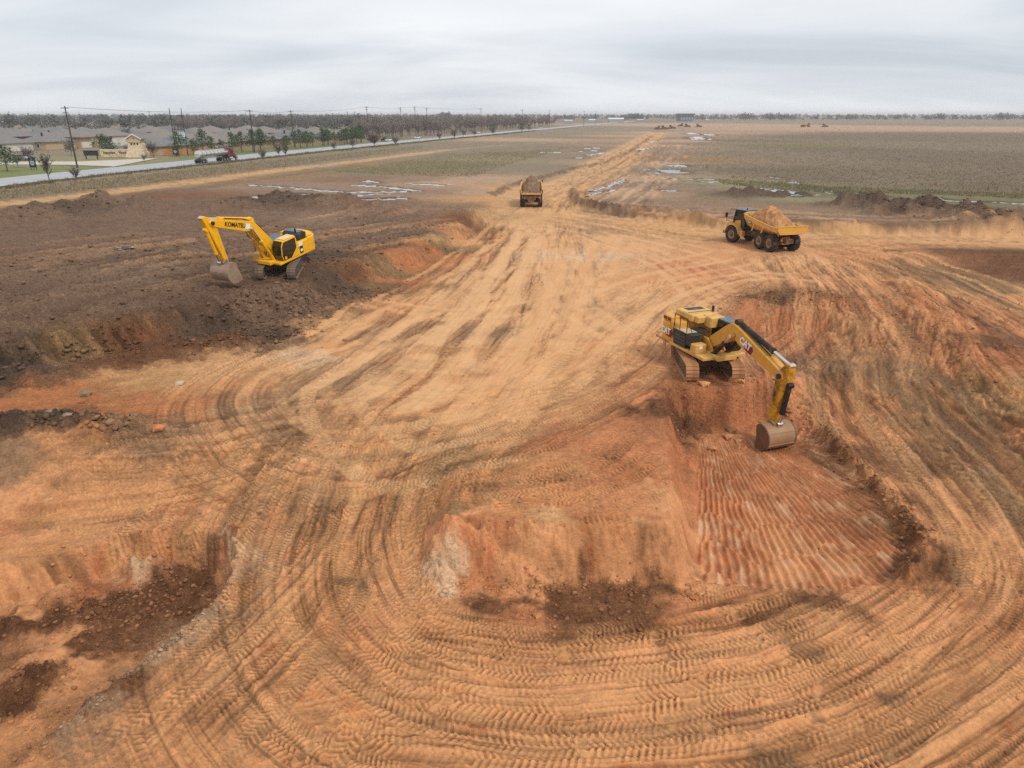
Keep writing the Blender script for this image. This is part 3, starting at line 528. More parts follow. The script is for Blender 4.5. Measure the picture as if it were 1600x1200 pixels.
vehicle([(910,345),(1060,343),(1200,342),(1330,346),(1500,352)], [1,4.5,8], kind='smooth', tints=(lin((160,130,108)), moist), amt=.5, wob=1.2, seed=89, depth=.2)
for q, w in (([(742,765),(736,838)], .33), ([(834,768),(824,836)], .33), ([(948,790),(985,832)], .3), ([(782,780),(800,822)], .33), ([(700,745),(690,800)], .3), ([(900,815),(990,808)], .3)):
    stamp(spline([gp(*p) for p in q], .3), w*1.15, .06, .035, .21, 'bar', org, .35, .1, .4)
# teeth grooves the bucket left on the pit floor, fanning out from the machine
cx, cy = 11.75, 40.8
an = np.arctan2(X[pit_win]-cx, -(Y[pit_win]-cy)); rd = np.hypot(X[pit_win]-cx, Y[pit_win]-cy)
an = an+0.005*pn(X[pit_win]/1.5, Y[pit_win]/1.5, 201)+0.05*np.floor(rd/2.3+0.6*pn(an*9, an*0, 5))
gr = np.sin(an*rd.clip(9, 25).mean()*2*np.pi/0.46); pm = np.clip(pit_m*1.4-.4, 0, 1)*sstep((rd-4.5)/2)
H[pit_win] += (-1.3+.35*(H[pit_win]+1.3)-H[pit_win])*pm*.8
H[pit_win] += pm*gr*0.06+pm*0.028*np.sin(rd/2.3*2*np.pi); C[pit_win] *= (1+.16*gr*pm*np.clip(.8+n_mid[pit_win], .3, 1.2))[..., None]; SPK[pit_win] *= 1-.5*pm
st = np.clip(fbm(an*26, rd/2.2, 3, 205, .6)-.1, 0, 1)*pm
C[pit_win] += (np.array(lin((226,196,160)), np.float32)-C[pit_win])*(st*.6).clip(0, .45)[..., None]
st = np.clip(-fbm(an*30, rd/2.0, 3, 209, .6)-.1, 0, 1)*pm
C[pit_win] += (np.array(lin((150,84,46)), np.float32)-C[pit_win])*(st*.7).clip(0, .5)[..., None]
# ---- shallow standing water: basins pressed into the ground, a level sheet in each
PUD = [([(390,289),(450,293),(520,299),(580,300),(640,299)],.8),([(470,303),(540,306),(590,303)],.8),([(548,312),(590,313),(625,310)],1.2),([(560,289),(600,292),(650,298)],.9),([(640,287),(690,289)],.9),([(575,283),(590,286)],.8),
       ([(1045,266),(1062,270)],2.6),([(1060,258),(1070,260)],1.8),([(1050,280),(1080,280),(1110,281)],1.2),([(1095,284),(1120,284)],.9),([(1150,287),(1165,289)],.9),([(1040,297),(1050,298)],1.0),
       ([(1185,297),(1215,300),(1250,305)],1.1),([(1212,300),(1240,302)],.8),([(1264,293),(1280,295)],1.3),([(1290,298),(1320,304),(1345,310)],1.1),([(1325,301),(1345,306)],1.2),([(1350,303),(1358,307)],1.8),([(1450,310),(1490,313),(1530,315)],1.1),([(1560,316),(1620,319)],1.0),([(1205,276),(1216,278)],.8),([(1232,284),(1245,287)],.8),
       ([(930,298),(955,290),(975,280)],.45),([(925,305),(945,297)],.4),([(950,300),(960,297)],.6),([(1000,236),(1020,230)],.8),([(1080,208),(1092,210)],5),([(1088,214),(1095,218)],4),([(1105,210),(1112,211)],4),
       ([(905,236),(935,235)],1.6),([(895,247),(912,246)],.8),([(915,243),(945,239)],.9),([(918,232),(930,231)],1.5),([(850,238),(870,238)],1.2),([(1016,222),(1030,218)],.9),([(385,316),(410,315)],.9),([(190,391),(196,390)],.35)]
PUDDLES = []
for k, (pp, w) in enumerate(PUD):
    P = spline([gp(*q) for q in pp], 1.5); win = irange(P, w*5); x = X[win]+WX[win]*w*.8; y = Y[win]+WY[win]*w*.8
    d, _ = seg_dist(x, y, P); g = d/w+0.8*fbm(X[win]/(w*2), Y[win]/(w*1.4), 3, 300+k)
    zc = float(np.median(H[win][seg_dist(X[win], Y[win], P)[0] < w*1.2])) if (seg_dist(X[win], Y[win], P)[0] < w*1.2).any() else hz(*P[0])
    m = sstep((2.6-g)/1.2); H[win] = H[win]+(np.maximum(zc+0.04+0.5*(H[win]-zc), zc+.02)-H[win])*m*(H[win] < zc+1.0)
    m2 = sstep((1.2-g)/0.7); H[win] += (zc-0.16-H[win])*m2
    C[win] *= (1-0.42*sstep((2.4-g)/1.3))[..., None]
    PUDDLES.append((P, w, zc-0.05))
for q_, hw_ in (([(530,906),(560,904)], .22), ([(1188,1176),(1208,1181)], .26), ([(1258,1012),(1282,1022)], .24), ([(1370,1078),(1396,1084)], .2), ([(1268,1118),(1290,1121)], .12)): paint(q_, hw_*1.3, (116,94,74), .55, .5, .6)
paint([(1130,347),(1330,352),(1480,354),(1700,359)], 1.5, (112,88,70), .85, 1.0); paint([(1400,392),(1500,392),(1640,396)], 1.2, (110,84,62), .7, 1.0)
# ---- standing places of the machines, and the level ground under road and estate
def pad(x, y, z, rx, ry, sx=0.0, sy=0.0, soft=1.6):
    win = irange([(x-rx*2, y-ry*2), (x+rx*2, y+ry*2), (x-rx*2, y+ry*2), (x+rx*2, y-ry*2)], 1)
    q = np.sqrt(((X[win]-x)/rx)**2+((Y[win]-y)/ry)**2); m = sstep((soft-q)/(soft-1)); t = z+(X[win]-x)*sx+(Y[win]-y)*sy
    H[win] += (t+0.03*n_mid[win]-H[win])*m
KZ = 3.0
pad(11.75, 40.9, 1.0, 2.6, 3.4, soft=1.25); pad(-19.4, 60.3, KZ, 2.6, 3.2, 0, math.tan(R(9)), 1.5); pad(28.4, 80.9, 1.5, 4, 7); pad(3.1, 116.5, 2.0, 2.6, 7)
SE = spline([un(*q, 2.62) for q in [(-120,308),(0,292),(180,271),(310,257.5),(480,239),(560,231),(680,219),(760,211.5),(830,204.5),(900,198),(960,192.5),(1000,189)]], 8)
ROADW = 14.5; CLX = offset_path(SE, ROADW/2)
dd, _ = seg_dist(X, Y, CLX); m = sstep((ROADW*.5+4-dd)/3); H += (2.5-H)*m
nrm_ = (X-SE[20][0])*(-(SE[40]-SE[20])[1])+(Y-SE[20][1])*((SE[40]-SE[20])[0]); est = (nrm_ > 0) & (Y > 120) & (dd > 5); H[est] = H[est]+(2.55-H[est])*.9
# ---- mesh
V = np.stack([X, Y, H], -1).reshape(-1, 3)
ii, jj = np.meshgrid(np.arange(nR-1), np.arange(nT), indexing='ij'); j2 = (jj+1) % nT
F = np.stack([ii*nT+jj, ii*nT+j2, (ii+1)*nT+j2, (ii+1)*nT+jj], -1).reshape(-1, 4)[:, ::-1]
def ground_mat():
    m = bpy.data.materials.new('soil'); m.use_nodes = True; nd = m.node_tree.nodes; L = m.node_tree.links
    b = nd['Principled BSDF']; b.inputs['Roughness'].default_value = 0.92; b.inputs['Specular IOR Level'].default_value = 0.18
    a = nd.new('ShaderNodeAttribute'); a.attribute_name = 'col'; g = nd.new('ShaderNodeNewGeometry')
    nz = nd.new('ShaderNodeTexNoise'); nz.inputs['Scale'].default_value = 6.0; nz.inputs['Detail'].default_value = 10; nz.inputs['Roughness'].default_value = 0.74
    L.new(g.outputs['Position'], nz.inputs['Vector'])
    r = nd.new('ShaderNodeMapRange'); r.inputs[1].default_value = 0.3; r.inputs[2].default_value = 0.7; r.inputs[3].default_value = 0.72; r.inputs[4].default_value = 1.26
    L.new(nz.outputs[0], r.inputs[0])
    v = nd.new('ShaderNodeVectorMath'); v.operation = 'SCALE'; L.new(a.outputs['Color'], v.inputs[0]); L.new(r.outputs[0], v.inputs['Scale'])
    vo = nd.new('ShaderNodeTexVoronoi'); vo.inputs['Scale'].default_value = 5.0; L.new(g.outputs['Position'], vo.inputs['Vector'])
    for sc_, lo_, hi_ in ((13.0, .76, 1.18), (4.2, .88, 1.1), (1.1, .95, 1.05)):      # crumbs of unlike colour
        vc = nd.new('ShaderNodeTexVoronoi'); vc.inputs['Scale'].default_value = sc_; L.new(g.outputs['Position'], vc.inputs['Vector'])
        sx = nd.new('ShaderNodeSeparateColor'); L.new(vc.outputs['Color'], sx.inputs[0]); mr_ = nd.new('ShaderNodeMapRange'); mr_.inputs[3].default_value = lo_; mr_.inputs[4].default_value = hi_; L.new(sx.outputs[0], mr_.inputs[0])
        v2 = nd.new('ShaderNodeVectorMath'); v2.operation = 'SCALE'; L.new(v.outputs[0], v2.inputs[0]); L.new(mr_.outputs[0], v2.inputs['Scale']); v = v2
    ad = nd.new('ShaderNodeMath'); ad.operation = 'MULTIPLY_ADD'; ad.inputs[1].default_value = -0.5
    L.new(vo.outputs['Distance'], ad.inputs[0]); L.new(nz.outputs[0], ad.inputs[2])
    mixs = nd.new('ShaderNodeMix'); mixs.data_type = 'RGBA'; L.new(a.outputs['Alpha'], mixs.inputs[0]); L.new(a.outputs['Color'], mixs.inputs[6]); L.new(v.outputs[0], mixs.inputs[7])
    bst = nd.new('ShaderNodeMath'); bst.operation = 'MULTIPLY_ADD'; bst.inputs[1].default_value = .75; bst.inputs[2].default_value = .22; L.new(a.outputs['Alpha'], bst.inputs[0])
    bp = nd.new('ShaderNodeBump'); L.new(bst.outputs[0], bp.inputs['Strength']); bp.inputs['Distance'].default_value = 0.16
    L.new(ad.outputs[0], bp.inputs['Height']); L.new(bp.outputs[0], b.inputs['Normal']); L.new(mixs.outputs[2], b.inputs['Base Color'])
    return m
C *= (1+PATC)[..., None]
damp = np.clip(fbm(X/2.6, Y/2.6, 4, 811, .6)-.05, 0, .7)*np.clip(1.2-Rg/110, 0, 1)*np.clip(1.2-SPK*.3, .5, 1); C *= (1-.24*damp)[..., None]      # rain-damp patches
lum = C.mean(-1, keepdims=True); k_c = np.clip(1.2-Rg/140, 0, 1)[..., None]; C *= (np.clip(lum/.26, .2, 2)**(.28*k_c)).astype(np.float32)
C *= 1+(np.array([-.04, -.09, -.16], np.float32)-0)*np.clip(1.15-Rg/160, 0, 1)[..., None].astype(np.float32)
mxc = C.max(-1); C *= (np.where(mxc > .5, .5+.25*np.tanh((mxc-.5)/.25), mxc)/np.maximum(mxc, 1e-4))[..., None]
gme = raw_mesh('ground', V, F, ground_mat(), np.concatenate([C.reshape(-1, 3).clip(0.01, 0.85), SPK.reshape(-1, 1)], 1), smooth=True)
ground = bpy.data.objects.new('ground', gme); link(ground); tag(ground, 'orange and brown churned earth of the construction site', kind='structure')
water = mat('standing_water', (92,88,82), rough=0.03, var=0.05, spec=0.9); water.node_tree.nodes['Principled BSDF'].inputs['IOR'].default_value = 1.6
for P, w, z in PUDDLES:
    a = offset_path(P, w*2.4); b = offset_path(P, -w*2.4)
    d0 = (P[0]-P[1])/np.hypot(*(P[0]-P[1]))*w*2; d1 = (P[-1]-P[-2])/np.hypot(*(P[-1]-P[-2]))*w*2
    a[0] += d0; b[0] += d0; a[-1] += d1; b[-1] += d1
    n = len(P); m = MB(); m.add([(p[0], p[1], z) for p in a]+[(p[0], p[1], z) for p in b], [(i, i+1, n+i+1, n+i) for i in range(n-1)])
    o = m.build('puddle', water); tag(o, 'rainwater standing in a shallow rut', kind='structure')
# ================================================================== machines
DUST = (178,128,84); MUD = (168,122,82); BMUD = (120,98,82)
M_cat = mat('weathered_yellow_paint', (218,158,50), .45, var=.08, dust=(196,148,94), dust_amt=.46, dust_scale=2.2)
M_catd = mat('dusty_yellow_paint', (222,174,88), .5, var=.08, dust=(200,150,94), dust_amt=.55, dust_scale=1.6)
M_kom = mat('bright_yellow_paint', (242,182,14), .38, var=.06, dust=(186,142,84), dust_amt=.26, dust_scale=2.0)
M_blk = mat('charcoal_panel', (44,44,44), .55, var=.2, dust=(130,100,74), dust_amt=.18)
M_gry = mat('slate_roof_metal', (92,102,110), .45, var=.12, dust=(140,130,118), dust_amt=.25)
M_gls = mat('tinted_glass', (14,20,22), .06, var=.1, spec=.8)
M_rub = mat('muddy_rubber', (46,42,39), .85, var=.25, dust=(120,86,58), dust_amt=.34, dust_scale=2.4)
M_rim = mat('dusty_rim', (140,116,86), .6, var=.15, dust=DUST, dust_amt=.5)
M_hub = mat('rusty_hub', (120,82,50), .7, var=.2)
M_shoe = mat('clay_caked_steel', (172,122,82), .85, var=.14, scale=2.0, dust=(196,146,104), dust_amt=.5, bump=.5)
M_shoeb = mat('soil_caked_steel', (138,116,100), .85, var=.16, scale=2.0, dust=(86,70,60), dust_amt=.4, bump=.5)
M_frm = mat('clay_smeared_frame', (84,66,50), .8, var=.2, dust=(150,106,70), dust_amt=.42)
M_frmb = mat('soil_smeared_frame', (74,62,54), .8, var=.2, dust=(112,92,78), dust_amt=.45)
M_chr = mat('polished_rod', (225,225,225), .14, metal=1.0, var=.03)
M_bkt = mat('worn_bucket_steel', (160,124,92), .55, metal=.1, var=.16, dust=(150,112,80), dust_amt=.45)
M_bktb = mat('scoured_bucket_steel', (160,136,114), .55, metal=.1, var=.16, dust=(124,98,80), dust_amt=.45)
M_bkin = mat('dark_bucket_inside', (62,48,40), .8, var=.25, dust=(126,84,54), dust_amt=.4)
M_grs = mat('greasy_black', (34,30,26), .6, var=.3, dust=(120,88,50), dust_amt=.25)
M_wht = mat('white_print', (232,232,228), .6, var=.03); M_red = mat('dark_red_print', (128,26,18), .6, var=.05); M_bk = mat('black_print', (22,22,22), .6, var=.05)
M_redl = mat('red_vent', (120,44,24), .5, var=.1)
def frame(o, x, z):           # matrix whose X axis is x and Z axis is z, at o
    x = Vector(x).normalized(); z = Vector(z).normalized(); y = z.cross(x).normalized(); x = y.cross(z)
    m = Matrix((x, y, z)).transposed().to_4x4(); m.translation = Vector(o); return m
def cylinder_part(name, a, b, r, split, mbody, parent, yaw, rod_r=None, lugs=True):
    a = Vector(a); b = Vector(b); c = a+(b-a)*split; d = (b-a).normalized()
    m = MB(); m.cyl(a, c, r, r, 12); m.cyl(c-d*.12, c+d*.02, r*1.18, r*1.18, 12)
    m.cyl(a+Vector((0, -r*1.2, 0)), a+Vector((0, r*1.2, 0)), r*1.15, r*1.15, 10)
    o = m.build(name, mbody, parent, smooth=True, rz=yaw)
    m = MB(); m.cyl(c, b, rod_r or r*.58, rod_r or r*.58, 10); m.cyl(b+Vector((0, -r*1.1, 0)), b+Vector((0, r*1.1, 0)), r*.95, r*.95, 10)
    m.build('piston_rod', M_chr, o, smooth=True)
    return o
def crawler(root, y, L, r, w, mshoe, mframe, yaw):
    """one track: inner chain and frame with its own shoes, wheels and rollers"""
    hl = L/2-r
    m = MB(); n = 10; prof = []
    for i in range(n+1): a = -math.pi/2+math.pi*i/n; prof.append((hl+(r-.07)*math.cos(a), r+(r-.07)*math.sin(a)))
    for i in range(n+1): a = math.pi/2+math.pi*i/n; prof.append((-hl+(r-.07)*math.cos(a), r+(r-.07)*math.sin(a)))
    m.prism(prof, y-.14, y+.14)
    t = m.build('crawler_track', mframe, root, rz=yaw)
    f = MB(); f.prism([(-hl+.1, r*.55), (hl-.1, r*.55), (hl-.25, r*1.45), (0, r*1.62), (-hl+.25, r*1.45)], y-w*.33, y+w*.33)
    f.build('track_frame', mframe, t, bevel=.03)
    per = 4*hl+2*math.pi*r; ns = int(per/.21); pitch = per/ns
    sm = MB(); sm.box((0, 0, -.02), (pitch*.9, w, .035)); sm.box((pitch*.36, 0, .012), (.022, w, .04)); sm.box((-pitch*.02, 0, .006), (.018, w, .026)); sm.box((-pitch*.38, 0, .006), (.018, w, .026))
    sme = sm.mesh('track_shoe', mshoe)
    for k in range(ns):
        s = k*pitch
        if s < 2*hl: p = (-hl+s, 2*r); a = 0
        elif s < 2*hl+math.pi*r: q = (s-2*hl)/r; p = (hl+r*math.sin(q), r+r*math.cos(q)); a = q
        elif s < 4*hl+math.pi*r: p = (hl-(s-2*hl-math.pi*r), 0); a = math.pi
        else: q = (s-4*hl-math.pi*r)/r; p = (-hl-r*math.sin(q), r-r*math.cos(q)); a = math.pi+q
        o = bpy.data.objects.new('track_shoe', sme); link(o, t); o.location = (p[0], y, p[1]); o.rotation_euler = (0, a, 0)
    for x, nm in ((hl, 'idler_wheel'), (-hl, 'sprocket')):
        m = MB(); m.lathe_y([(.02, -w*.36), (r*.5, -w*.36), (r*.5, -w*.3), (r*.8, -w*.28), (r*.8, w*.28), (r*.5, w*.3), (r*.5, w*.36), (.02, w*.36)], 18, (x, y, r))
        m.build(nm, mframe, t)
    for k in range(7):
        m = MB(); m.lathe_y([(.02, -w*.36), (.14, -w*.36), (.2, -w*.3), (.2, w*.3), (.14, w*.36), (.02, w*.36)], 12, (-hl+.45+k*(2*hl-.9)/6, y, .25)); m.build('roller', mframe, t)
    return t
def boom_prof(F, A, T, th0, th1, th2):
    F, A, T = (np.array(p, float) for p in (F, A, T)); d1 = (A-F)/np.hypot(*(A-F)); d2 = (T-A)/np.hypot(*(T-A))
    n1 = np.array([-d1[1], d1[0]]); n2 = np.array([-d2[1], d2[0]]); nb = (n1+n2); nb /= np.hypot(*nb)
    up = [F+n1*th0/2-d1*.2, F+n1*th0*.75+d1*.5, A-d1*.55+n1*th1*.56, A+nb*th1*.6, A+d2*.55+n2*th1*.56, T+n2*th2*.62-d2*.5, T+n2*th2*.5+d2*.1, T+d2*.28]
    dn = [T-n2*th2*.5+d2*.1, T-n2*th2*.62-d2*.6, A+d2*.8-n2*th1*.5, A-nb*th1*.42, A-d1*.8-n1*th1*.5, F-n1*th0*.6+d1*.4, F-n1*th0/2-d1*.2]
    return [tuple(p) for p in up+dn]
def bucket(root, S, ang, width, sc, ms, mi, yaw, teeth=5):
    """profile in the boom plane: hinge at S, opening turned by ang"""
    pr = [(-.15, .12), (.22, .30), (.62, .18), (.98, -.20), (1.12, -.66), (1.02, -1.12), (.72, -1.46), (.25, -1.62), (-.42, -1.60)]
    inn = [(-.12, .02), (.2, .18), (.56, .08), (.87, -.25), (.99, -.66), (.90, -1.06), (.65, -1.35), (.22, -1.5), (-.42, -1.55)]
    def rnd(p):
        q = spline([np.array(v_) for v_ in p], .12); return [tuple(v_) for v_ in q]
    pr = rnd(pr); inn = [(a_*.9-.02, b_*.93-.02) for a_, b_ in pr]; inn[-1] = (pr[-1][0], pr[-1][1]+.05)
    ca, sa = math.cos(ang), math.sin(ang)
    T = lambda p: (S[0]+sc*(p[0]*ca-p[1]*sa), S[1]+sc*(p[0]*sa+p[1]*ca))
    hw = width/2; m = MB(); P = [T(p) for p in pr]; Q = [T(p) for p in inn]; n = len(P)
    vs = [(x, -hw, z) for x, z in P]+[(x, hw, z) for x, z in P]+[(x, -hw+.04, z) for x, z in Q]+[(x, hw-.04, z) for x, z in Q]
    fs = [(i, i+1, n+i+1, n+i) for i in range(n-1)]+[(2*n+i, 3*n+i, 3*n+i+1, 2*n+i+1) for i in range(n-1)]
    fs += [(n-1, 2*n-1, 4*n-1, 3*n-1), (0, 2*n, 3*n, n)]
    m.add(vs, fs)
    sides = []
    for s in (-1, 1):
        y0, y1 = (-hw-.02, -hw+.05) if s < 0 else (hw-.05, hw+.02)
        sp_ = MB(); sp_.prism([T((a_*1.02, b_*1.015)) for a_, b_ in pr]+[T((-.36, -1.1)), T((-.2, -.5))], y0, y1); sides.append(sp_)
    b = m.build('bucket', ms, root, rz=yaw, smooth=True)
    for sp_ in sides: sp_.build('side_plate', mat('shaded_dirty_side_plate', (118,86,62), .7, var=.25, scale=1.5, dust=(52,42,36), dust_amt=.35) if teeth == 5 else ms, b)  # near bucket's plates: shadow on its ends painted into the colour, with mottled dirt
    for zz in ((1.0, -.42), (.86, -1.22)):
        q0 = T((zz[0]*1.04, zz[1]*1.04)); w_ = MB(); w_.cyl((q0[0], -hw*.98, q0[1]), (q0[0], hw*.98, q0[1]), .05, .05, 8); w_.build('wear_strip', ms, b)
    m = MB(); m.add([(x, -hw+.05, z) for x, z in [T((p[0]*.985-.004, p[1]*.985)) for p in inn]]+[(x, hw-.05, z) for x, z in [T((p[0]*.985-.004, p[1]*.985)) for p in inn]], [(i, n+i, n+i+1, i+1) for i in range(n-1)])
    m.build('bucket_lining', mi, b, smooth=True)
    for k in range(teeth):
        y = -hw+.12+k*(width-.24)/(teeth-1); m = MB()
        a, c, d, e = T((-.38, -1.50)), T((-.38, -1.66)), T((-.74, -1.62)), T((-.74, -1.58))
        m.prism([a, c, d, e], y-.07, y+.07); m.build('tooth', mi, b)
    for y in (-.2, .2):
        m = MB(); m.prism([T(p) for p in [(-.28, .02), (-.1, .28), (.12, .42), (.42, .34), (.5, .2), (0, 0)]], y-.04, y+.04); m.build('hinge_ear', ms, b)
    return b, T
def excavator(name, loc, uc_yaw, up_yaw, style, pose, label, tilt=0.0):
    cat = style == 'near'
    rt = empty(name, loc, 0, label, 'excavator'); rt.rotation_euler = (tilt, 0, 0)
    mp = M_cat if cat else M_kom; msh = M_shoe if cat else M_shoeb; mfr = M_frm if cat else M_frmb
    L, r, w, g = (5.0, .5, .74, 2.62) if cat else (4.95, .5, .7, 2.6)
    for s in (-1, 1): crawler(rt, s*g/2, L, r, w, msh, mfr, uc_yaw)
    m = MB(); m.box((0, 0, .72), (1.7, 1.5, .42)); m.cyl((0, 0, .9), (0, 0, 1.2), .72, .72, 24)
    for sx in (-1, 1):
        m.loft([[(sx*.35, sy*.5, .52), (sx*.95, sy*.5, .52), (sx*.95, sy*.5, .88), (sx*.35, sy*.5, .88)] if k == 0 else
                [(sx*1.0, sy*g*.5, .38), (sx*1.6, sy*g*.5, .38), (sx*1.6, sy*g*.5, .78), (sx*1.0, sy*g*.5, .78)] for sy in (1,) for k in (0, 1)])
        m.loft([[(sx*.35, -.5, .52), (sx*.95, -.5, .52), (sx*.95, -.5, .88), (sx*.35, -.5, .88)], [(sx*1.0, -g*.5, .38), (sx*1.6, -g*.5, .38), (sx*1.6, -g*.5, .78), (sx*1.0, -g*.5, .78)]])
    m.build('undercarriage_frame', mfr, rt, bevel=.03, rz=uc_yaw)
    U = lambda mb, nm, mt, p=rt, bev=0, sm=False: mb.build(nm, mt, p, bevel=bev, smooth=sm, rz=up_yaw if p is rt else None)
    # deck
    m = MB(); m.box((-.55, 0, 1.27), (4.5, 2.9, .2)); m.box((1.2, 0, 1.3), (1.6, 1.3, .3)); U(m, 'deck', mp if not cat else M_catd, bev=.03)
    m = MB(); m.prism_z([(-1.95, -1.49), (-2.75, -1.47), (-3.22, -1.15), (-3.42, -.5), (-3.42, .5), (-3.22, 1.15), (-2.75, 1.47), (-1.95, 1.49)], 1.2, 2.5)
    cw = U(m, 'counterweight', mp, bev=.09)
    # boom foot brackets
    for y in (-.42, .42):
        m = MB(); m.prism([(-.3, 1.4), (1.2, 1.4), (.95, 1.8), (.55, 2.15), (.1, 2.15)], y-.05, y+.05); U(m, 'boom_bracket', mp)
    F = pose['F']; A = pose['A']; T = pose['T']; S = pose['S']; E_ = pose['E']
    bm_ = MB(); bm_.prism(boom_prof(F, A, T, .5, .80, .46), -.3, .3); bo = U(bm_, 'boom', mp, bev=.03)
    # stick: from its top end E through the pin T to S
    Tn, Sn, En = np.array(T), np.array(S), np.array(E_); d = (Sn-Tn)/np.hypot(*(Sn-Tn)); nn = np.array([d[1], -d[0]])
    if nn.dot(En-Tn) < 0: nn = -nn
    # nn points away from the machine
    pr = [En+nn*.12-d*.1, En-nn*.16-d*.12, Tn-nn*.32-d*.1, Tn-nn*.34+d*.3, Sn-nn*.15-d*.1, Sn-nn*.1+d*.12, Sn+nn*.14+d*.12, Sn+nn*.2-d*.25, Tn+nn*.42+d*.8, Tn+nn*.5+d*.2]
    m = MB(); m.prism([tuple(p) for p in pr], -.22, .22); stk = U(m, 'stick', mp if not cat else mat('greasy_yellow_paint', (214,152,36), .5, var=.1, dust=(52,42,30), dust_amt=.42, dust_scale=1.3), bev=.03)
    m = MB(); m.cyl((T[0], -.42, T[1]), (T[0], .42, T[1]), .14, .14, 14); m.build('pivot_pin', M_grs, stk, smooth=True)
    # cylinders
    Av = np.array(A); Fv = np.array(F); d1 = (Av-Fv)/np.hypot(*(Av-Fv)); d2 = (Tn-Av)/np.hypot(*(Tn-Av)); n2 = np.array([-d2[1], d2[0]])
    mid = Av-d1*.1+d2*.35
    for y in (-.47, .47):
        cylinder_part('boom_cylinder', (1.25, y, 1.35), (mid[0], y, mid[1]-.05), .13, .62, M_grs if cat else mp, rt, up_yaw)
    m = MB(); m.cyl((mid[0], -.58, mid[1]-.05), (mid[0], .58, mid[1]-.05), .11, .11, 12); m.build('boom_pin', M_grs, bo)
    sb = Av-d1*.15+n2*.66+d2*.1; cylinder_part('stick_cylinder', (sb[0], 0, sb[1]), (En[0], 0, En[1]), .15, .68, M_grs if cat else mp, rt, up_yaw)
    for y in (-.12, .12):
        m = MB(); b0 = Av+nn*0; m.prism([tuple(Av-d1*.5+n2*.4), tuple(Av+d2*.4+n2*.4), tuple(sb+d2*.1), tuple(sb-d2*.2)], y-.03, y+.03); m.build('cylinder_lug', mp, bo)
    b0 = Tn+nn*.55+d*.3; b1 = Sn+nn*.52-d*.35
    cylinder_part('bucket_cylinder', (b0[0], 0, b0[1]), (b1[0], 0, b1[1]), .14, .72, M_grs if cat else mp, rt, up_yaw)
    bk, TT = bucket(rt, S, pose['b'], 1.75 if cat else 1.75, .75 if cat else .86, M_bkt if cat else M_bktb, M_bkin, up_yaw, 5 if cat else 6)
    k1 = TT((.42, .36)); k0 = Sn-d*.45
    for y in (-.27, .27):
        m = MB(); m.cyl((b1[0], y, b1[1]), (k0[0], y, k0[1]), .07, .07, 8); m.cyl((b1[0], y, b1[1]), (k1[0], y*.8, k1[1]), .08, .08, 8)
        U(m, 'bucket_link', M_bkt if cat else M_bktb)
    # hydraulic hoses along the boom
    m = MB()
    for y in (-.12, 0.1):
        pts = [Fv+np.array([0, .5]), Av-d1*.6+n2*.62, Av+d2*.9+n2*.56, Tn-d2*1.2+n2*.45]; m.tube([(p[0], y+.1*(y > 0), p[1]) for p in pts], .035, 6)
    U(m, 'hydraulic_hoses', M_grs)
    if cat:
        m = MB(); m.prism_x([(-1.4, 1.37), (-1.4, 2.62), (-1.2, 2.72), (1.2, 2.72), (1.4, 2.62), (1.4, 1.37)], -2.0, -1.15)
        hd = U(m, 'engine_bay', mp, bev=.04)
        m = MB(); m.prism_z([(-1.95, -1.42), (-2.7, -1.4), (-3.1, -1.1), (-3.28, -.5), (-3.28, .5), (-3.1, 1.1), (-2.7, 1.4), (-1.95, 1.42)], 2.5, 2.86); U(m, 'counterweight_cap', mp, bev=.05)
        for x in (-2.62, -2.15):
            m = MB(); m.box((x, -1.425, 2.7), (.32, .03, .2)); m.build('red_vent', M_redl, hd)
        m = MB(); m.box((-1.75, .25, 2.98), (1.8, 1.9, .42)); m.box((-.95, .1, 2.93), (.9, 1.2, .42)); U(m, 'engine_hood', M_catd, bev=.05)
        m = MB(); m.box((-.35, .55, 2.85), (.75, 1.0, .65)); U(m, 'filter_box', M_catd, bev=.05)
        for xx_, yy_, wx_, wy_ in ((-2.2, .35, .5, 1.2), (-1.45, .3, .06, 1.8), (-.95, .15, .5, .06)):
            m = MB(); m.box((xx_, yy_, 3.195 if xx_ < -1.4 else 3.145), (wx_, wy_, .02)); m.build('hood_grille', M_blk, hd)
        m = MB(); m.cyl((-1.2, 1.0, 2.8), (-1.2, 1.0, 3.55), .09, .08, 10); U(m, 'exhaust_pipe', M_grs)
        m = MB(); m.box((-2.75, -1.5, 1.32), (1.3, .02, .12)); m.build('scuff_plate', M_shoe, hd)
        m = MB(); m.prism([(-1.45, 1.38), (-.18, 1.38), (-.18, 2.2), (-1.62, 2.35)], -1.475, -.75); sp = U(m, 'side_door', M_blk, bev=.02)
        for z in (1.62, 1.82, 2.02):
            m = MB(); m.box((-.82, -1.482, z), (1.1, .012, .03)); m.build('louvre', M_gry, sp)
        m = MB(); m.box((-.85, -1.1, 2.34), (1.5, .72, .05)); U(m, 'walkway', mat('pale_tread', (196,172,132), .7, var=.1))
        m = MB(); m.box((.12, -1.1, 2.0), (.58, .74, .7)); U(m, 'front_locker', M_blk, bev=.03)
        m = MB(); m.box((.62, -1.08, 1.62), (.55, .78, .55)); tk = U(m, 'toolbox', M_catd, bev=.05)
        m = MB(); m.box((.905, -1.1, 1.72), (.02, .2, .16)); m.build('lamp', M_wht, tk)
        m = MB(); m.box((-.35, -.35, 2.38), (1.0, .7, .06)); U(m, 'valve_cover', M_blk)
        m = MB()
        for a, b in (((-1.55, -1.42), (-.95, -1.42)), ((-.95, -1.42), (-.2, -1.42))):
            m.tube([(a[0], a[1], 2.36), (a[0], a[1], 3.2), (b[0], b[1], 3.2), (b[0], b[1], 2.36)], .024)
        m.tube([(-.2, -1.42, 3.2), (.3, -1.4, 2.5)], .024); U(m, 'handrail', M_bk)
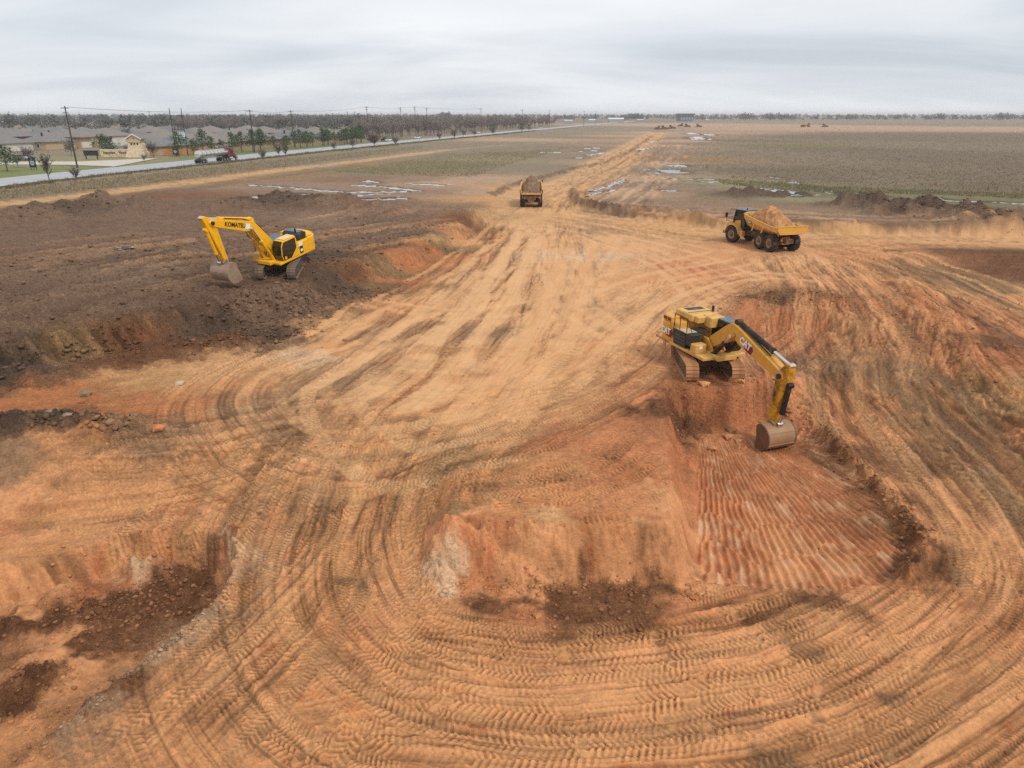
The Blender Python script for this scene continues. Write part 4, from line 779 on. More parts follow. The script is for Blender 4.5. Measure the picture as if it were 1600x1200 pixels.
        m = MB(); m.cyl((-2.3, -.5, 2.85), (-2.3, -.5, 3.15), .06, .06, 8); U(m, 'antenna', M_bk)
        m = MB(); m.box((-2.2, -1.6, 1.02), (.25, .06, .6)); U(m, 'step', M_shoe)
        # cab on the far side
        cabp = [(-.55, 1.4), (1.25, 1.4), (1.42, 1.9), (1.28, 2.7), (.98, 3.05), (-.45, 3.05), (-.55, 2.7)]
        m = MB(); m.prism(cabp, .55, 1.45); cb_ = U(m, 'cab', M_blk, bev=.04)
        m = MB(); m.box((.3, 1.0, 3.09), (1.4, .86, .07)); m.build('cab_roof', M_gry, cb_, bevel=.03)
        for y in (.535, 1.465):
            m = MB(); m.prism([(-.4, 1.95), (1.28, 1.95), (1.2, 2.65), (.95, 2.95), (-.4, 2.95)], y-.01, y+.01); m.build('window', M_gls, cb_)
        m = MB(); m.add([(1.43, .6, 1.95), (1.43, 1.4, 1.95), (1.3, 1.4, 2.68), (1.3, .6, 2.68)], [(0, 1, 2, 3)]); m.build('windscreen', M_gls, cb_)
        # maker's marks
        def badge(par, o, x, z, s, local=True):
            mt = frame(o, x, z); g_ = MB(); g_.add([(0, -.5*s, 0), (1.0*s, -.5*s, 0), (1.12*s, 0, 0), (.8*s, .3*s, 0), (.3*s, .05*s, 0)], [(0, 1, 2, 3, 4)])
            p = g_.build('badge', M_red, par); p.matrix_local = mt @ Matrix.Translation((0, 0, .012))
            text_mesh('lettering', 'CAT', s*.86, M_wht, par, mt @ Matrix.Translation((0, 0, .03)), .008, .035*s, .95)
        badge(cw, (-2.28, -1.5, 1.95), (1, 0, 0), (0, -1, 0), .62)
        a = Av+d2*1.35; badge(bo, (a[0], -.305, a[1]), (d2[0], 0, d2[1]), (0, -1, 0), .62)
    else:
        m = MB(); m.prism_x([(-1.45, 1.37), (-1.45, 2.35), (-1.25, 2.42), (1.25, 2.42), (1.45, 2.35), (1.45, 1.37)], -2.05, -.65); hd = U(m, 'engine_bay', mp, bev=.05)
        m = MB(); m.prism_z([(-1.95, -1.42), (-2.7, -1.4), (-3.1, -1.1), (-3.28, -.5), (-3.28, .5), (-3.1, 1.1), (-2.7, 1.4), (-1.95, 1.42)], 2.5, 2.62); U(m, 'counterweight_cap', mp, bev=.05)
        m = MB(); m.prism([(-2.1, 2.42), (-.95, 2.42), (-1.0, 2.95), (-1.25, 3.08), (-1.95, 3.02), (-2.1, 2.9)], -.35, 1.3); eh = U(m, 'engine_hood', M_blk, bev=.06)
        m = MB(); m.box((-1.55, .45, 3.07), (.7, 1.4, .05), (0, -.05, 0)); m.build('hood_panel', M_gry, eh)
        m = MB(); m.box((-.2, -.75, 2.45), (2.0, 1.2, .5)); U(m, 'tank_cover', M_gry, bev=.08)
        m = MB(); m.box((-.2, -1.1, 1.8), (2.0, .7, .85)); U(m, 'fuel_tank', mp, bev=.05)
        m = MB(); m.box((1.25, -1.05, 1.6), (.9, .75, .5)); U(m, 'toolbox', M_catd, bev=.05)
        m = MB(); m.cyl((-1.25, .9, 3.0), (-1.25, .9, 3.4), .08, .07, 10); U(m, 'exhaust_pipe', M_bk)
        cabp = [(-.62, 1.4), (1.2, 1.4), (1.38, 1.85), (1.3, 2.6), (1.05, 3.02), (-.5, 3.05), (-.62, 2.7)]
        m = MB(); m.prism(cabp, .5, 1.46); cb_ = U(m, 'cab', mp, bev=.04)
        m = MB(); m.prism([(-.45, 1.95), (.1, 1.45), (1.16, 1.45), (1.32, 1.88), (1.24, 2.6), (1.02, 2.92), (-.42, 2.93)], 1.455, 1.475); m.build('door_window', M_gls, cb_)
        m = MB(); m.prism([(-.45, 1.95), (1.32, 1.88), (1.24, 2.6), (1.02, 2.92), (-.42, 2.93)], .485, .505); m.build('side_window', M_gls, cb_)
        m = MB(); m.add([(1.24, .55, 1.45), (1.24, 1.42, 1.45), (1.4, 1.42, 1.87), (1.4, .55, 1.87), (1.325, 1.42, 2.62), (1.325, .55, 2.62), (1.09, 1.42, 3.0), (1.09, .55, 3.0)], [(0, 1, 2, 3), (3, 2, 4, 5), (5, 4, 6, 7)]); m.build('windscreen', M_gls, cb_)
        m = MB(); m.box((.15, .98, 3.07), (1.3, .8, .05)); m.build('cab_roof', mat('pale_cab_roof', (226,196,130), .5, var=.06), cb_, bevel=.02)
        m = MB(); m.cyl((1.0, 1.48, 1.62), (1.0, 1.52, 1.62), .13, .13, 14); m.build('door_hinge_cap', mp, cb_)
        m = MB(); m.prism([(-.75, 1.4), (.3, 1.4), (-.6, 2.2), (-.75, 2.2)], 1.455, 1.485); U(m, 'cab_flank', mp)
        m = MB(); m.box((-1.05, 1.462, 1.88), (.4, .02, .95)); dc = U(m, 'side_decal', M_bk)
        m = MB(); m.box((-1.0, 1.478, 2.2), (.5, .012, .34)); m.build('decal_disc', M_wht, dc)
        m = MB(); m.box((-1.05, 1.478, 1.66), (.26, .012, .22)); m.build('print', M_wht, dc)
        m = MB(); m.tube([(1.25, -1.42, 1.5), (1.25, -1.42, 3.0)], .025); m.box((1.25, -1.42, 2.6), (.06, .25, .4)); U(m, 'mirror', M_bk)
        a = Av+d2*1.85; text_mesh('lettering', 'KOMATSU', .46, M_bk, bo, frame((a[0], .31, a[1]+.02), (-d2[0], 0, -d2[1]), (0, 1, 0)), .006, .012, 1.0)
        a = Av+d2*.55; m = MB(); m.box((0, 0, 0), (.5, .42, .012)); o = m.build('decal', M_wht, bo); o.matrix_local = frame((a[0], .31, a[1]+.02), (-d2[0], 0, -d2[1]), (0, 1, 0))
    return rt
cat_z = 1.02
near_ex = excavator('excavator', (11.75, 40.75, cat_z), R(-92), R(-70), 'near',
    dict(F=(.45, 1.75), A=(2.5, 3.12), T=(6.7, 1.85), E=(7.12, 2.5), S=(6.3, -1.1), b=R(16)), 'dusty yellow excavator with dark far-side cab digging the orange pit with its bucket lowered')
far_ex = excavator('excavator', (-19.6, 60.3, KZ+.03), R(-87), R(246), 'far',
    dict(F=(.45, 1.75), A=(2.85, 4.6), T=(6.75, 6.0), E=(7.4, 6.5), S=(5.95, 2.6), b=R(-6)), 'bright yellow excavator with dark glazed cab and raised boom on the brown topsoil', tilt=R(9))
# ------------------------------------------------------------------ articulated dump trucks
def tyre_mesh(Rw=.94, w=.72):
    m = MB(); m.lathe_y([(Rw*.52, -w*.42), (Rw*.6, -w*.5), (Rw*.86, -w*.5), (Rw*.95, -w*.42), (Rw*.96, 0), (Rw*.95, w*.42), (Rw*.86, w*.5), (Rw*.6, w*.5), (Rw*.52, w*.42)], 30)
    for s in (-1, 1):
        for k in range(18):
            a = 2*math.pi*(k+.5*(s > 0))/18
            q = Matrix.Rotation(-a, 3, 'Y'); P = []
            for (dx, y, z) in ((-.05, .02, .92), (.07, .02, .92), (.15, .5, .86), (.02, .5, .86), (-.05, .02, 1.0), (.07, .02, 1.0), (.15, .49, .96), (.02, .49, .96)):
                P.append(q @ Vector((dx*Rw, s*y*w, z*Rw)))
            m.add(P, [(3, 2, 1, 0), (4, 5, 6, 7), (0, 1, 5, 4), (1, 2, 6, 5), (2, 3, 7, 6), (3, 0, 4, 7)])
    return m.mesh('wheel', M_rub, smooth=False)
TYRE = tyre_mesh()
def rim_mesh(s):
    m = MB(); w = .72; Rw = .94
    m.lathe_y([(Rw*.54, s*w*.44), (Rw*.5, s*w*.46), (Rw*.42, s*w*.36), (Rw*.26, s*w*.34), (Rw*.26, s*w*.34)], 20)
    return m.mesh('rim', M_rim, smooth=True)
def hub_mesh(s):
    m = MB(); w = .72; Rw = .94; m.lathe_y([(Rw*.27, s*w*.33), (Rw*.25, s*w*.46), (Rw*.14, s*w*.52), (.01, s*w*.52)], 16); return m.mesh('hub', M_hub, smooth=True)
RIM = {s: rim_mesh(s) for s in (-1, 1)}; HUB = {s: hub_mesh(s) for s in (-1, 1)}
def dump_truck(loc, rz, label, load_kind=None, load_label=None, slope=0.0, steer=0.0, gate=True):
    JM = Matrix.Translation((.75, 0, 0)) @ Matrix.Rotation(steer, 4, 'Z') @ Matrix.Translation((-.75, 0, 0))
    rt = empty('dump_truck', loc, rz, label, 'dump truck'); rt.rotation_euler = (0, -slope, rz)
    for x in (3.55, -1.55, -3.45):
        for s in (-1, 1):
            o = bpy.data.objects.new('wheel', TYRE); link(o, rt); o.location = (x, s*1.36, .93); o.rotation_euler = (0, random.uniform(0, 6), 0)
            if x > 0: o.matrix_local = JM @ Matrix.Translation((x, s*1.36, .93)) @ Matrix.Rotation(1.1, 4, 'Y')
            link(bpy.data.objects.new('rim', RIM[s]), o); link(bpy.data.objects.new('hub', HUB[s]), o)
    def B(mb, nm, mt, p=rt, bev=0, sm=False):
        o = mb.build(nm, mt, p, bevel=bev, smooth=sm)
        if p is rt and nm in ('hood', 'bumper', 'fender', 'mirror', 'cab', 'air_cleaner', 'exhaust_pipe', 'step', 'front_chassis'): o.matrix_local = JM
        return o
    m = MB(); m.box((-2.2, 0, 1.25), (5.2, .9, .5)); m.box((-1.55, 0, .93), (.5, 2.2, .4)); m.box((-3.45, 0, .93), (.5, 2.2, .4)); m.cyl((.75, 0, .8), (.75, 0, 1.6), .42, .42, 12); B(m, 'chassis', M_frm, bev=.04)
    m = MB(); m.box((2.0, 0, 1.15), (2.4, .8, .6)); m.box((3.55, 0, .93), (.5, 2.2, .4)); B(m, 'front_chassis', M_frm, bev=.04)
    m = MB(); m.box((-4.0, 0, 1.2), (.35, .9, .75)); m.cyl((-4.25, -.0, 1.15), (-4.15, 0, 1.15), .3, .34, 12); m.box((-4.1, .55, 1.3), (.2, .25, .3)); m.box((-4.1, -.55, 1.3), (.2, .25, .3)); B(m, 'rear_axle_housing', M_catd, bev=.03)
    # bed: outer and inner skin
    secs = [(2.05, 1.50, 1.05, 3.42, 1.95), (1.2, 1.62, 1.12, 3.30, 1.82), (-1.0, 1.66, 1.2, 3.02, 1.72), (-2.6, 1.70, 1.25, 2.86, 1.72), (-3.9, 1.72, 1.32, 2.74, 1.86), (-4.9, 1.78, 1.5, 2.72, 2.0)]
    m = MB(); n = 8
    so = []; si = []
    for x, wt, wb_, zt, zb in secs:
        so.append([(x, -wt, zt), (x, -wt*.98, zt-.5), (x, -wb_, zb+.25), (x, -wb_*.7, zb), (x, wb_*.7, zb), (x, wb_, zb+.25), (x, wt*.98, zt-.5), (x, wt, zt)])
        t = .11; si.append([(x, -wt+t, zt), (x, -wt*.98+t, zt-.5), (x, -wb_+t, zb+.33), (x, -wb_*.7+.05, zb+.12), (x, wb_*.7-.05, zb+.12), (x, wb_-t, zb+.33), (x, wt*.98-t, zt-.5), (x, wt-t, zt)])
    m.loft(so, close=False); m.loft(si, close=False)
    k = len(secs)
    for e_ in (0, n-1):
        a = [s[e_] for s in so]; b = [s[e_] for s in si]; m.add(a+b, [(i, i+1, k+i+1, k+i) for i in range(k-1)])
    m.add(so[0]+[(1.9, p[1], p[2]) for p in so[0]], [tuple(range(8)), tuple(range(15, 7, -1))])
    m.add([(2.08, -1.5, 3.38), (2.08, 1.5, 3.38), (2.14, 1.2, 3.6), (2.14, -1.2, 3.6), (1.98, -1.5, 3.38), (1.98, 1.5, 3.38), (2.04, 1.2, 3.6), (2.04, -1.2, 3.6)], [(0, 1, 2, 3), (7, 6, 5, 4), (0, 3, 7, 4), (1, 5, 6, 2), (3, 2, 6, 7)])
    bed = B(m, 'bed', M_catd)
    for s in (-1, 1):
        m = MB(); m.tube([(x, s*(wt+.02), zt-.03) for x, wt, wb_, zt, zb in secs], .07, 6); m.build('side_rail', M_catd, bed)
        m = MB(); m.box((.5, s*1.66, 2.62), (.42, .03, .3), (0, .1, 0)); m.build('badge', M_bk, bed)
        text_mesh('lettering', 'CAT', .26, M_wht, bed, frame((.5, s*1.69, 2.62), (-s, 0, 0), (0, s, 0)), .005, .01)
        for x in (-.2, -2.0):
            m = MB(); m.box((x, s*1.62, 2.2), (.12, .12, .85), (s*.35, 0, 0)); m.build('bed_rib', M_catd, bed)
    if not gate:
        m = MB(); m.box((-4.95, 0, 2.08), (.12, 3.0, .22)); m.build('tail_lip', M_catd, bed, bevel=.02)
    else:
     m = MB(); m.prism_x([(-1.86, 2.86), (1.86, 2.86), (1.74, 2.35), (1.45, 2.0), (-1.45, 2.0), (-1.74, 2.35)], -5.02, -4.9); m.box((-5.02, 0, 2.84), (.1, 3.72, .1)); m.build('tailgate', mat('bright_tailgate', (224,168,58), .5, var=.08, dust=(196,146,90), dust_amt=.45), bed, bevel=.02)
    # tractor
    m = MB(); m.loft([[(2.95, -1.0, 1.2), (2.95, 1.0, 1.2), (2.95, 1.0, 2.55), (2.95, -1.0, 2.55)], [(4.3, -.95, 1.1), (4.3, .95, 1.1), (4.3, .9, 2.4), (4.3, -.9, 2.4)], [(5.3, -.85, 1.15), (5.3, .85, 1.15), (5.3, .75, 2.0), (5.3, -.75, 2.0)], [(5.5, -.7, 1.25), (5.5, .7, 1.25), (5.45, .6, 1.8), (5.45, -.6, 1.8)]]); hd = B(m, 'hood', mp_adt, bev=.05)
    m = MB(); m.box((5.49, 0, 1.5), (.06, 1.0, .45)); m.build('grille', M_blk, hd)
    for s in (-1, 1):
        m = MB(); m.box((5.4, s*.72, 1.55), (.1, .22, .18)); m.build('headlight', M_wht, hd)
        m = MB(); m.box((4.45, s*.965, 1.75), (.4, .02, .45)); m.build('decal', M_wht, hd)
    m = MB(); m.box((5.35, 0, .95), (.5, 2.0, .35)); B(m, 'bumper', M_gry, bev=.04)
    for s in (-1, 1):
        m = MB(); pr = []
        for i in range(9): a = math.pi*(.02+.96*i/8); pr.append((3.55+1.12*math.cos(a), .98+1.12*math.sin(a)))
        for i in range(8, -1, -1): a = math.pi*(.02+.96*i/8); pr.append((3.55+1.04*math.cos(a), .98+1.04*math.sin(a)))
        m.prism(pr, s*1.0, s*1.7); B(m, 'fender', M_catd)
        m = MB(); m.tube([(4.6, s*1.0, 2.3), (4.6, s*1.55, 2.35), (4.6, s*1.6, 3.3)], .035); m.box((4.58, s*1.66, 3.05), (.1, .3, .5)); B(m, 'mirror', M_bk)
    m = MB(); m.prism([(2.45, 1.5), (4.1, 1.5), (4.25, 2.5), (4.0, 3.62), (2.5, 3.62)], -.92, .92); cb_ = B(m, 'cab', M_blk, bev=.05)
    for s in (-1, 1):
        m = MB(); m.prism([(2.6, 1.9), (4.1, 2.2), (3.92, 3.5), (2.6, 3.5)], s*.925-.01, s*.925+.01); m.build('window', M_gls, cb_)
    m = MB(); m.add([(4.27, -.84, 2.5), (4.27, .84, 2.5), (4.03, .84, 3.56), (4.03, -.84, 3.56)], [(0, 1, 2, 3)]); m.build('windscreen', M_gls, cb_)
    m = MB(); m.box((3.45, 0, 3.68), (2.5, 2.0, .1)); m.build('cab_roof', M_gry, cb_, bevel=.03)
    m = MB(); m.tube([(2.5, .6, 3.7), (2.5, .6, 3.95)], .06); m.build('beacon', M_bk, cb_)
    m = MB(); m.box((2.3, -1.25, 1.9), (.5, .5, .9)); B(m, 'air_cleaner', M_blk, bev=.03)
    m = MB(); m.cyl((2.3, 1.1, 1.7), (2.3, 1.1, 3.0), .12, .12, 10); B(m, 'exhaust_pipe', M_blk)
    for s in (-1, 1):
        m = MB(); m.box((2.3, s*1.25, 1.15), (.45, .5, .6)); B(m, 'step', M_catd, bev=.03)
    if load_kind:
        nx, ny = 40, 22; V_ = []; F_ = []
        for i in range(nx):
            for j in range(ny):
                u = i/(nx-1); v = j/(ny-1)*2-1; x = 1.88-6.6*u; hw_ = 1.46 if x < 0 else 1.4
                base = 3.05-.42*u-(0 if gate else .75*max(0, (u-.5)/.5)); hgt = 1.7*max(0, 1-((u-.42)/.52)**2)*max(0, 1-abs(v)**1.8)
                z = base-.12+hgt*.95+.26*float(fbm(np.float32(x*1.3), np.float32(v*2.2+loc[0]), 4, 5))-(.35 if abs(v) > .97 else 0)-(.3 if i in (0, nx-1) else 0)
                V_.append((x, v*hw_, z))
        for i in range(nx-1):
            for j in range(ny-1): F_.append((i*ny+j, i*ny+j+1, (i+1)*ny+j+1, (i+1)*ny+j))
        lc = (184,134,92) if load_kind == 'clay' else (132,104,86)
        mm = MB(); mm.add(V_, F_); o = mm.build('dirt_load', mat('load_'+load_kind, lc, .95, var=.3, scale=2.2, bump=1.0, spec=.1), None, smooth=False)
        o.location = loc; o.rotation_euler = (0, -slope, rz); tag(o, load_label, 'soil load')
    return rt
mp_adt = M_cat
def gz(x, y): return hz(x, y)
tx, ty = 28.4, 80.9
t1 = dump_truck((tx, ty, 1.52), R(105), 'yellow dump truck heaped with orange clay, turning left by the dirt road junction', 'clay', 'heaped orange clay in the bed of the right-hand dump truck', steer=R(13))
t2 = dump_truck((3.1, 116.5, 2.02), R(88), 'yellow dump truck seen from behind on the haul road carrying brown soil', 'soil', 'heaped brown soil in the bed of the dump truck seen from behind', gate=False)
# ================================================================== road, entrance and housing beyond the site
GRZ = 2.6
def sheet(name, A, B, z, m_, label=None, kind='structure', zb=None):
    n = len(A); mb = MB(); mb.add([(p[0], p[1], z) for p in A]+[(p[0], p[1], z) for p in B], [(i, i+1, n+i+1, n+i) for i in range(n-1)])
    o = mb.build(name, m_); tag(o, label, kind=kind); return o
M_conc = mat('pale_concrete', (168,168,170), .85, var=.07, scale=.25); M_drive = mat('driveway_concrete', (196,188,172), .85, var=.06, scale=.3)
M_line = mat('road_paint', (222,222,214), .7, var=.05)
def flat(P, hw, z):   # press the ground under a paved strip just below it
    win = irange(P, hw*3)
    d, _ = seg_dist(X[win], Y[win], P); m = sstep((hw*1.5-d)/(hw*.4)); H[win] += (z-H[win])*m
NE = offset_path(SE, ROADW); CL = offset_path(SE, ROADW/2)
road = sheet('road', SE, NE, 2.70, M_conc, 'pale concrete highway')
sheet('centre_line', offset_path(SE, ROADW*.5-.12), offset_path(SE, ROADW*.5+.12), 2.705, M_line, 'painted road line')
sheet('edge_line', offset_path(SE, 1.6), offset_path(SE, 1.8), 2.705, M_line, 'painted road line'); sheet('edge_line', offset_path(SE, ROADW-1.8), offset_path(SE, ROADW-1.6), 2.705, M_line, 'painted road line')
e_u = SE[40]-SE[20]; e_u /= np.hypot(*e_u); e_v = np.array([-e_u[1], e_u[0]])     # along the road, away from the site
def RD(u, v):                                   # metres along and across the road from the tanker's spot
    return SE0+e_u*u+e_v*v
SE0 = un(310, 257.5, 2.62)
# junction and side street
J = [un(*q, 2.62) for q in [(-60,258.5),(25,257.5),(110,258),(178,260.5),(150,266)]]; K = [un(*q, 2.62) for q in [(-60,253.5),(30,253),(130,252.5),(175,250.5),(250,247)]]
sheet('side_street', J, K, 2.69, M_drive, 'pale concrete side street into the estate')
# --- entrance wall with tower
M_stone = mat('cream_limestone', (214,192,158), .85, var=.18, scale=1.4, bump=.6); M_stone2 = mat('buff_brick', (196,168,138), .85, var=.12, scale=2.0, bump=.4)
M_trim = mat('white_trim', (228,224,216), .7, var=.04); M_roof = mat('grey_shingles', (124,120,117), .95, var=.14, scale=1.2, bump=.5); M_roofb = mat('brown_shingles', (132,122,114), .95, var=.14, scale=1.2, bump=.5)
M_roofc = mat('slate_shingles', (114,113,114), .95, var=.14, scale=1.2, bump=.5); M_dark = mat('dark_opening', (46,44,42), .6, var=.1)
ml = un(158, 246, 2.6); mr = un(229, 246, 2.6); wlen = np.hypot(*(mr-ml)); ang = math.atan2(*(mr-ml)[::-1])
en = empty('entrance_monument', (ml[0], ml[1], GRZ), ang, 'cream stone entrance wall with gabled tower at its right end', 'monument')
m = MB(); m.box((wlen*.33, .3, 1.15), (wlen*.66, .6, 2.3)); wl_ = m.build('wall', M_stone, en, bevel=.05)
for r_ in range(4):                                # stone courses standing proud
    for c_ in range(11):
        mm = MB(); mm.box((.55+c_*.86+(r_ % 2)*.2, -.012, .35+r_*.5), (.8, .03, .44)); mm.build('stone', M_stone if (c_+r_) % 3 else M_stone2, wl_)
mm = MB(); mm.box((wlen*.33, .3, 2.36), (wlen*.66+.1, .75, .12)); mm.build('coping', M_trim, wl_)
for wd_, fx_ in (('Hampton', .2), ('North', .5)): text_mesh('lettering', wd_, 1.25, mat('bronze_letters', (70,54,40), .6, var=.1), wl_, frame((wlen*fx_, -.06, 1.45), (1, 0, 0), (0, -1, 0)), .02, .02, .8)
tx0, tx1 = wlen*.60, wlen*.98
m = MB(); m.loft([[(tx0-.8, -.4, 0), (tx1+.15, -.4, 0), (tx1+.15, 3.2, 0), (tx0-.8, 3.2, 0)], [(tx0+.2, .1, 2.6), (tx1-.5, .1, 2.6), (tx1-.5, 2.8, 2.6), (tx0+.2, 2.8, 2.6)], [(tx0+.6, .2, 4.5), (tx1-.9, .2, 4.5), (tx1-.9, 2.7, 4.5), (tx0+.6, 2.7, 4.5)]]); tw = m.build('tower', M_stone, en)
xm = (tx0+tx1)/2-.15
for k in (-1, 0, 1):
    m = MB(); m.box((xm+k*.95, .12, 4.05), (.5, .1, .5)); m.build('tower_opening', M_dark, tw)
m = MB(); m.prism([(xm-2.1, 4.5), (xm+2.1, 4.5), (xm+2.1, 5.6), (xm, 6.8), (xm-2.1, 5.6)], 0, 2.9); m.build('gable', M_stone2, tw)
for s in (-1, 1):
    m = MB(); m.prism([(xm, 6.82), (xm, 7.05), (xm+s*2.6, 5.62), (xm+s*2.6, 5.38)], -.35, 3.3); rf = m.build('roof', M_roof, tw)
    m = MB(); m.prism([(xm, 6.78), (xm, 7.1), (xm+s*2.65, 5.64), (xm+s*2.65, 5.34)], -.42, -.36); m.build('bargeboard', M_trim, rf)
m = MB(); m.cyl((xm, -.06, 5.7), (xm, .02, 5.7), .22, .22, 12); m.build('vent', M_dark, tw)
# --- houses
WALLS = [mat('brick_tan', (166,144,120), .9, var=.1), mat('siding_white', (206,200,188), .85, var=.05), mat('brick_red', (134,92,78), .9, var=.1), mat('siding_grey', (150,148,142), .85, var=.05), mat('brick_buff', (182,158,128), .9, var=.1)]
WN = ['tan brick', 'white siding', 'red brick', 'grey siding', 'buff brick']; RN = ['grey', 'brown', 'slate']; RF = [M_roof, M_roofb, M_roofc]
M_gar = mat('garage_door', (210,204,192), .7, var=.04); M_pane = mat('house_window', (58,66,72), .12, var=.1, spec=.7)
def hip(m, w, d, z0, h, cx=0, cy=0, ov=.6):
    w2, d2 = w/2+ov, d/2+ov; rl = max(.4, (max(w2, d2)-min(w2, d2)))
    if w2 >= d2: t = [(-rl, 0), (rl, 0)]; fs = [(0, 1, 5, 4), (1, 2, 5), (2, 3, 4, 5), (3, 0, 4)]
    else: t = [(0, -rl), (0, rl)]; fs = [(0, 1, 4), (1, 2, 5, 4), (2, 3, 5), (3, 0, 4, 5)]
    m.add([(cx-w2, cy-d2, z0), (cx+w2, cy-d2, z0), (cx+w2, cy+d2, z0), (cx-w2, cy+d2, z0)]+[(cx+a, cy+b, z0+h) for a, b in t]+[(cx-w2, cy-d2, z0-.2), (cx+w2, cy-d2, z0-.2), (cx+w2, cy+d2, z0-.2), (cx-w2, cy+d2, z0-.2)],
          fs+[(6, 7, 1, 0), (7, 8, 2, 1), (8, 9, 3, 2), (9, 6, 0, 3), (9, 8, 7, 6)])
def house(x, y, rz, w, d, hh, wi, ri, variant, label):
    rt = empty('house', (x, y, GRZ), rz, label, 'house', 'houses of the estate beyond the highway')
    m = MB(); m.box((0, 0, hh/2), (w, d, hh)); wall = m.build('wall', WALLS[wi], rt)
    m = MB(); hip(m, w, d, hh+.01, min(w, d)*.23); rf = m.build('roof', RF[ri], rt)
    m = MB(); s = 1 if variant % 2 else -1; hip(m, w*.42, 4.5, hh+.02, 1.9, s*w*.24, -d/2-.8, .5); m.build('porch_roof', RF[ri], rf)
    m = MB(); m.box((s*w*.24, -d/2-1.2, hh/2), (w*.38, 2.4, hh)); gb = m.build('wing', WALLS[wi if variant % 3 else 1], rt)
    m = MB(); m.box((s*w*.24, -d/2-2.43, 1.15), (w*.3, .08, 2.2)); m.build('garage_door', M_gar, gb)
    for k, fx in enumerate((-.36, -.16) if s > 0 else (.36, .16)):
        m = MB(); m.box((fx*w, -d/2-.03, 1.6), (1.5, .08, 1.4)); wd = m.build('window', M_trim, wall)
        m = MB(); m.box((fx*w, -d/2-.08, 1.6), (1.2, .05, 1.15)); m.build('pane', M_pane, wd)
    for fy in (-.2, .22):
        m = MB(); m.box((w/2+.03, fy*d, 1.6), (.08, 1.5, 1.3)); wd = m.build('window', M_trim, wall)
        m = MB(); m.box((w/2+.08, fy*d, 1.6), (.05, 1.2, 1.05)); m.build('pane', M_pane, wd)
    if variant % 4 == 0:
        m = MB(); m.box((w*.2, d*.1, hh+2.6), (.5, .5, 1.2)); m.build('vent_stack', M_dark, rf)
    return rt
ORD = ['first', 'second', 'third', 'fourth', 'fifth', 'sixth', 'seventh', 'eighth', 'ninth', 'tenth', 'eleventh', 'twelfth', 'thirteenth', 'fourteenth', 'fifteenth', 'sixteenth']
hr = random.Random(5); vang = math.atan2(e_u[1], e_u[0])
ROWS = [(50, -44, 17, []), (82, -50, 16.5, []), (118, -70, 17, []), (150, -90, 17, []), (184, -90, 18, []), (222, -90, 19, []), (270, -90, 21, [])]
ROWN = ['row nearest the highway', 'second row from the highway', 'third row from the highway', 'fourth row from the highway', 'fifth row from the highway', 'sixth row from the highway', 'farthest row']
for ri_, (v, u0, du, _) in enumerate(ROWS):
    k = 0; u = u0
    while u < (190 if ri_ == 0 else 230) and k < 15:
        p = RD(u+hr.uniform(-1.5, 1.5), v+hr.uniform(-2, 2)); u += du
        dep = p[1]; px = 800+FPX*p[0]/(dep*math.cos(PITCH)+13*math.sin(PITCH))
        if px < -60 or (ri_ == 0 and 120 < px < 300 and False): continue
        if v < 105 and px < 238: continue
        if px > 540 or hr.random() < .1: continue
        w = hr.uniform(12.5, 15.5); d = hr.uniform(11, 14); wi = hr.randrange(5); rr = hr.randrange(3)
        house(p[0], p[1], vang+(math.pi if hr.random() < .5 else 0), w, d, hr.choice([2.8, 2.9, 3.0, 3.0, 4.2]), wi, rr, hr.randrange(8),
              f'{WN[wi]} house, {RN[rr]} roof, {ORD[k]} from left in the {ROWN[ri_]}')
        k += 1
# --- timber fences behind the pines
M_ced = mat('orange_cedar', (188,128,80), .85, var=.16, scale=1.0); M_wood = mat('weathered_timber', (156,134,110), .9, var=.16, scale=1.0)
def fence(P, label, m_, h=1.9):
    rt = empty('fence', (P[0][0], P[0][1], GRZ), 0, label, 'fence'); o = np.array(P[0])
    S = spline(P, 3.0)
    for a, b in zip(S[:-1], S[1:]):
        c = (a+b)/2-o; L_ = np.hypot(*(b-a)); an_ = math.atan2(*(b-a)[::-1])
        m = MB(); m.box((c[0], c[1], h/2+.05), (L_*.96, .05, h), (0, 0, an_)); m.build('fence_panel', m_, rt)
        m = MB(); m.box((a[0]-o[0], a[1]-o[1], h/2+.1), (.14, .14, h+.2), (0, 0, an_)); m.build('post', m_, rt)
FL = [un(*q, 2.6) for q in [(236,243.5),(300,240.5),(340,238)]]; fence(FL, 'orange cedar board fence right of the stone entrance wall', M_ced)
FL2 = [un(*q, 2.6) for q in [(342,237.8),(400,233.5),(480,227.5),(560,221)]]; fence(FL2, 'long weathered timber fence behind the row of pines', M_wood)
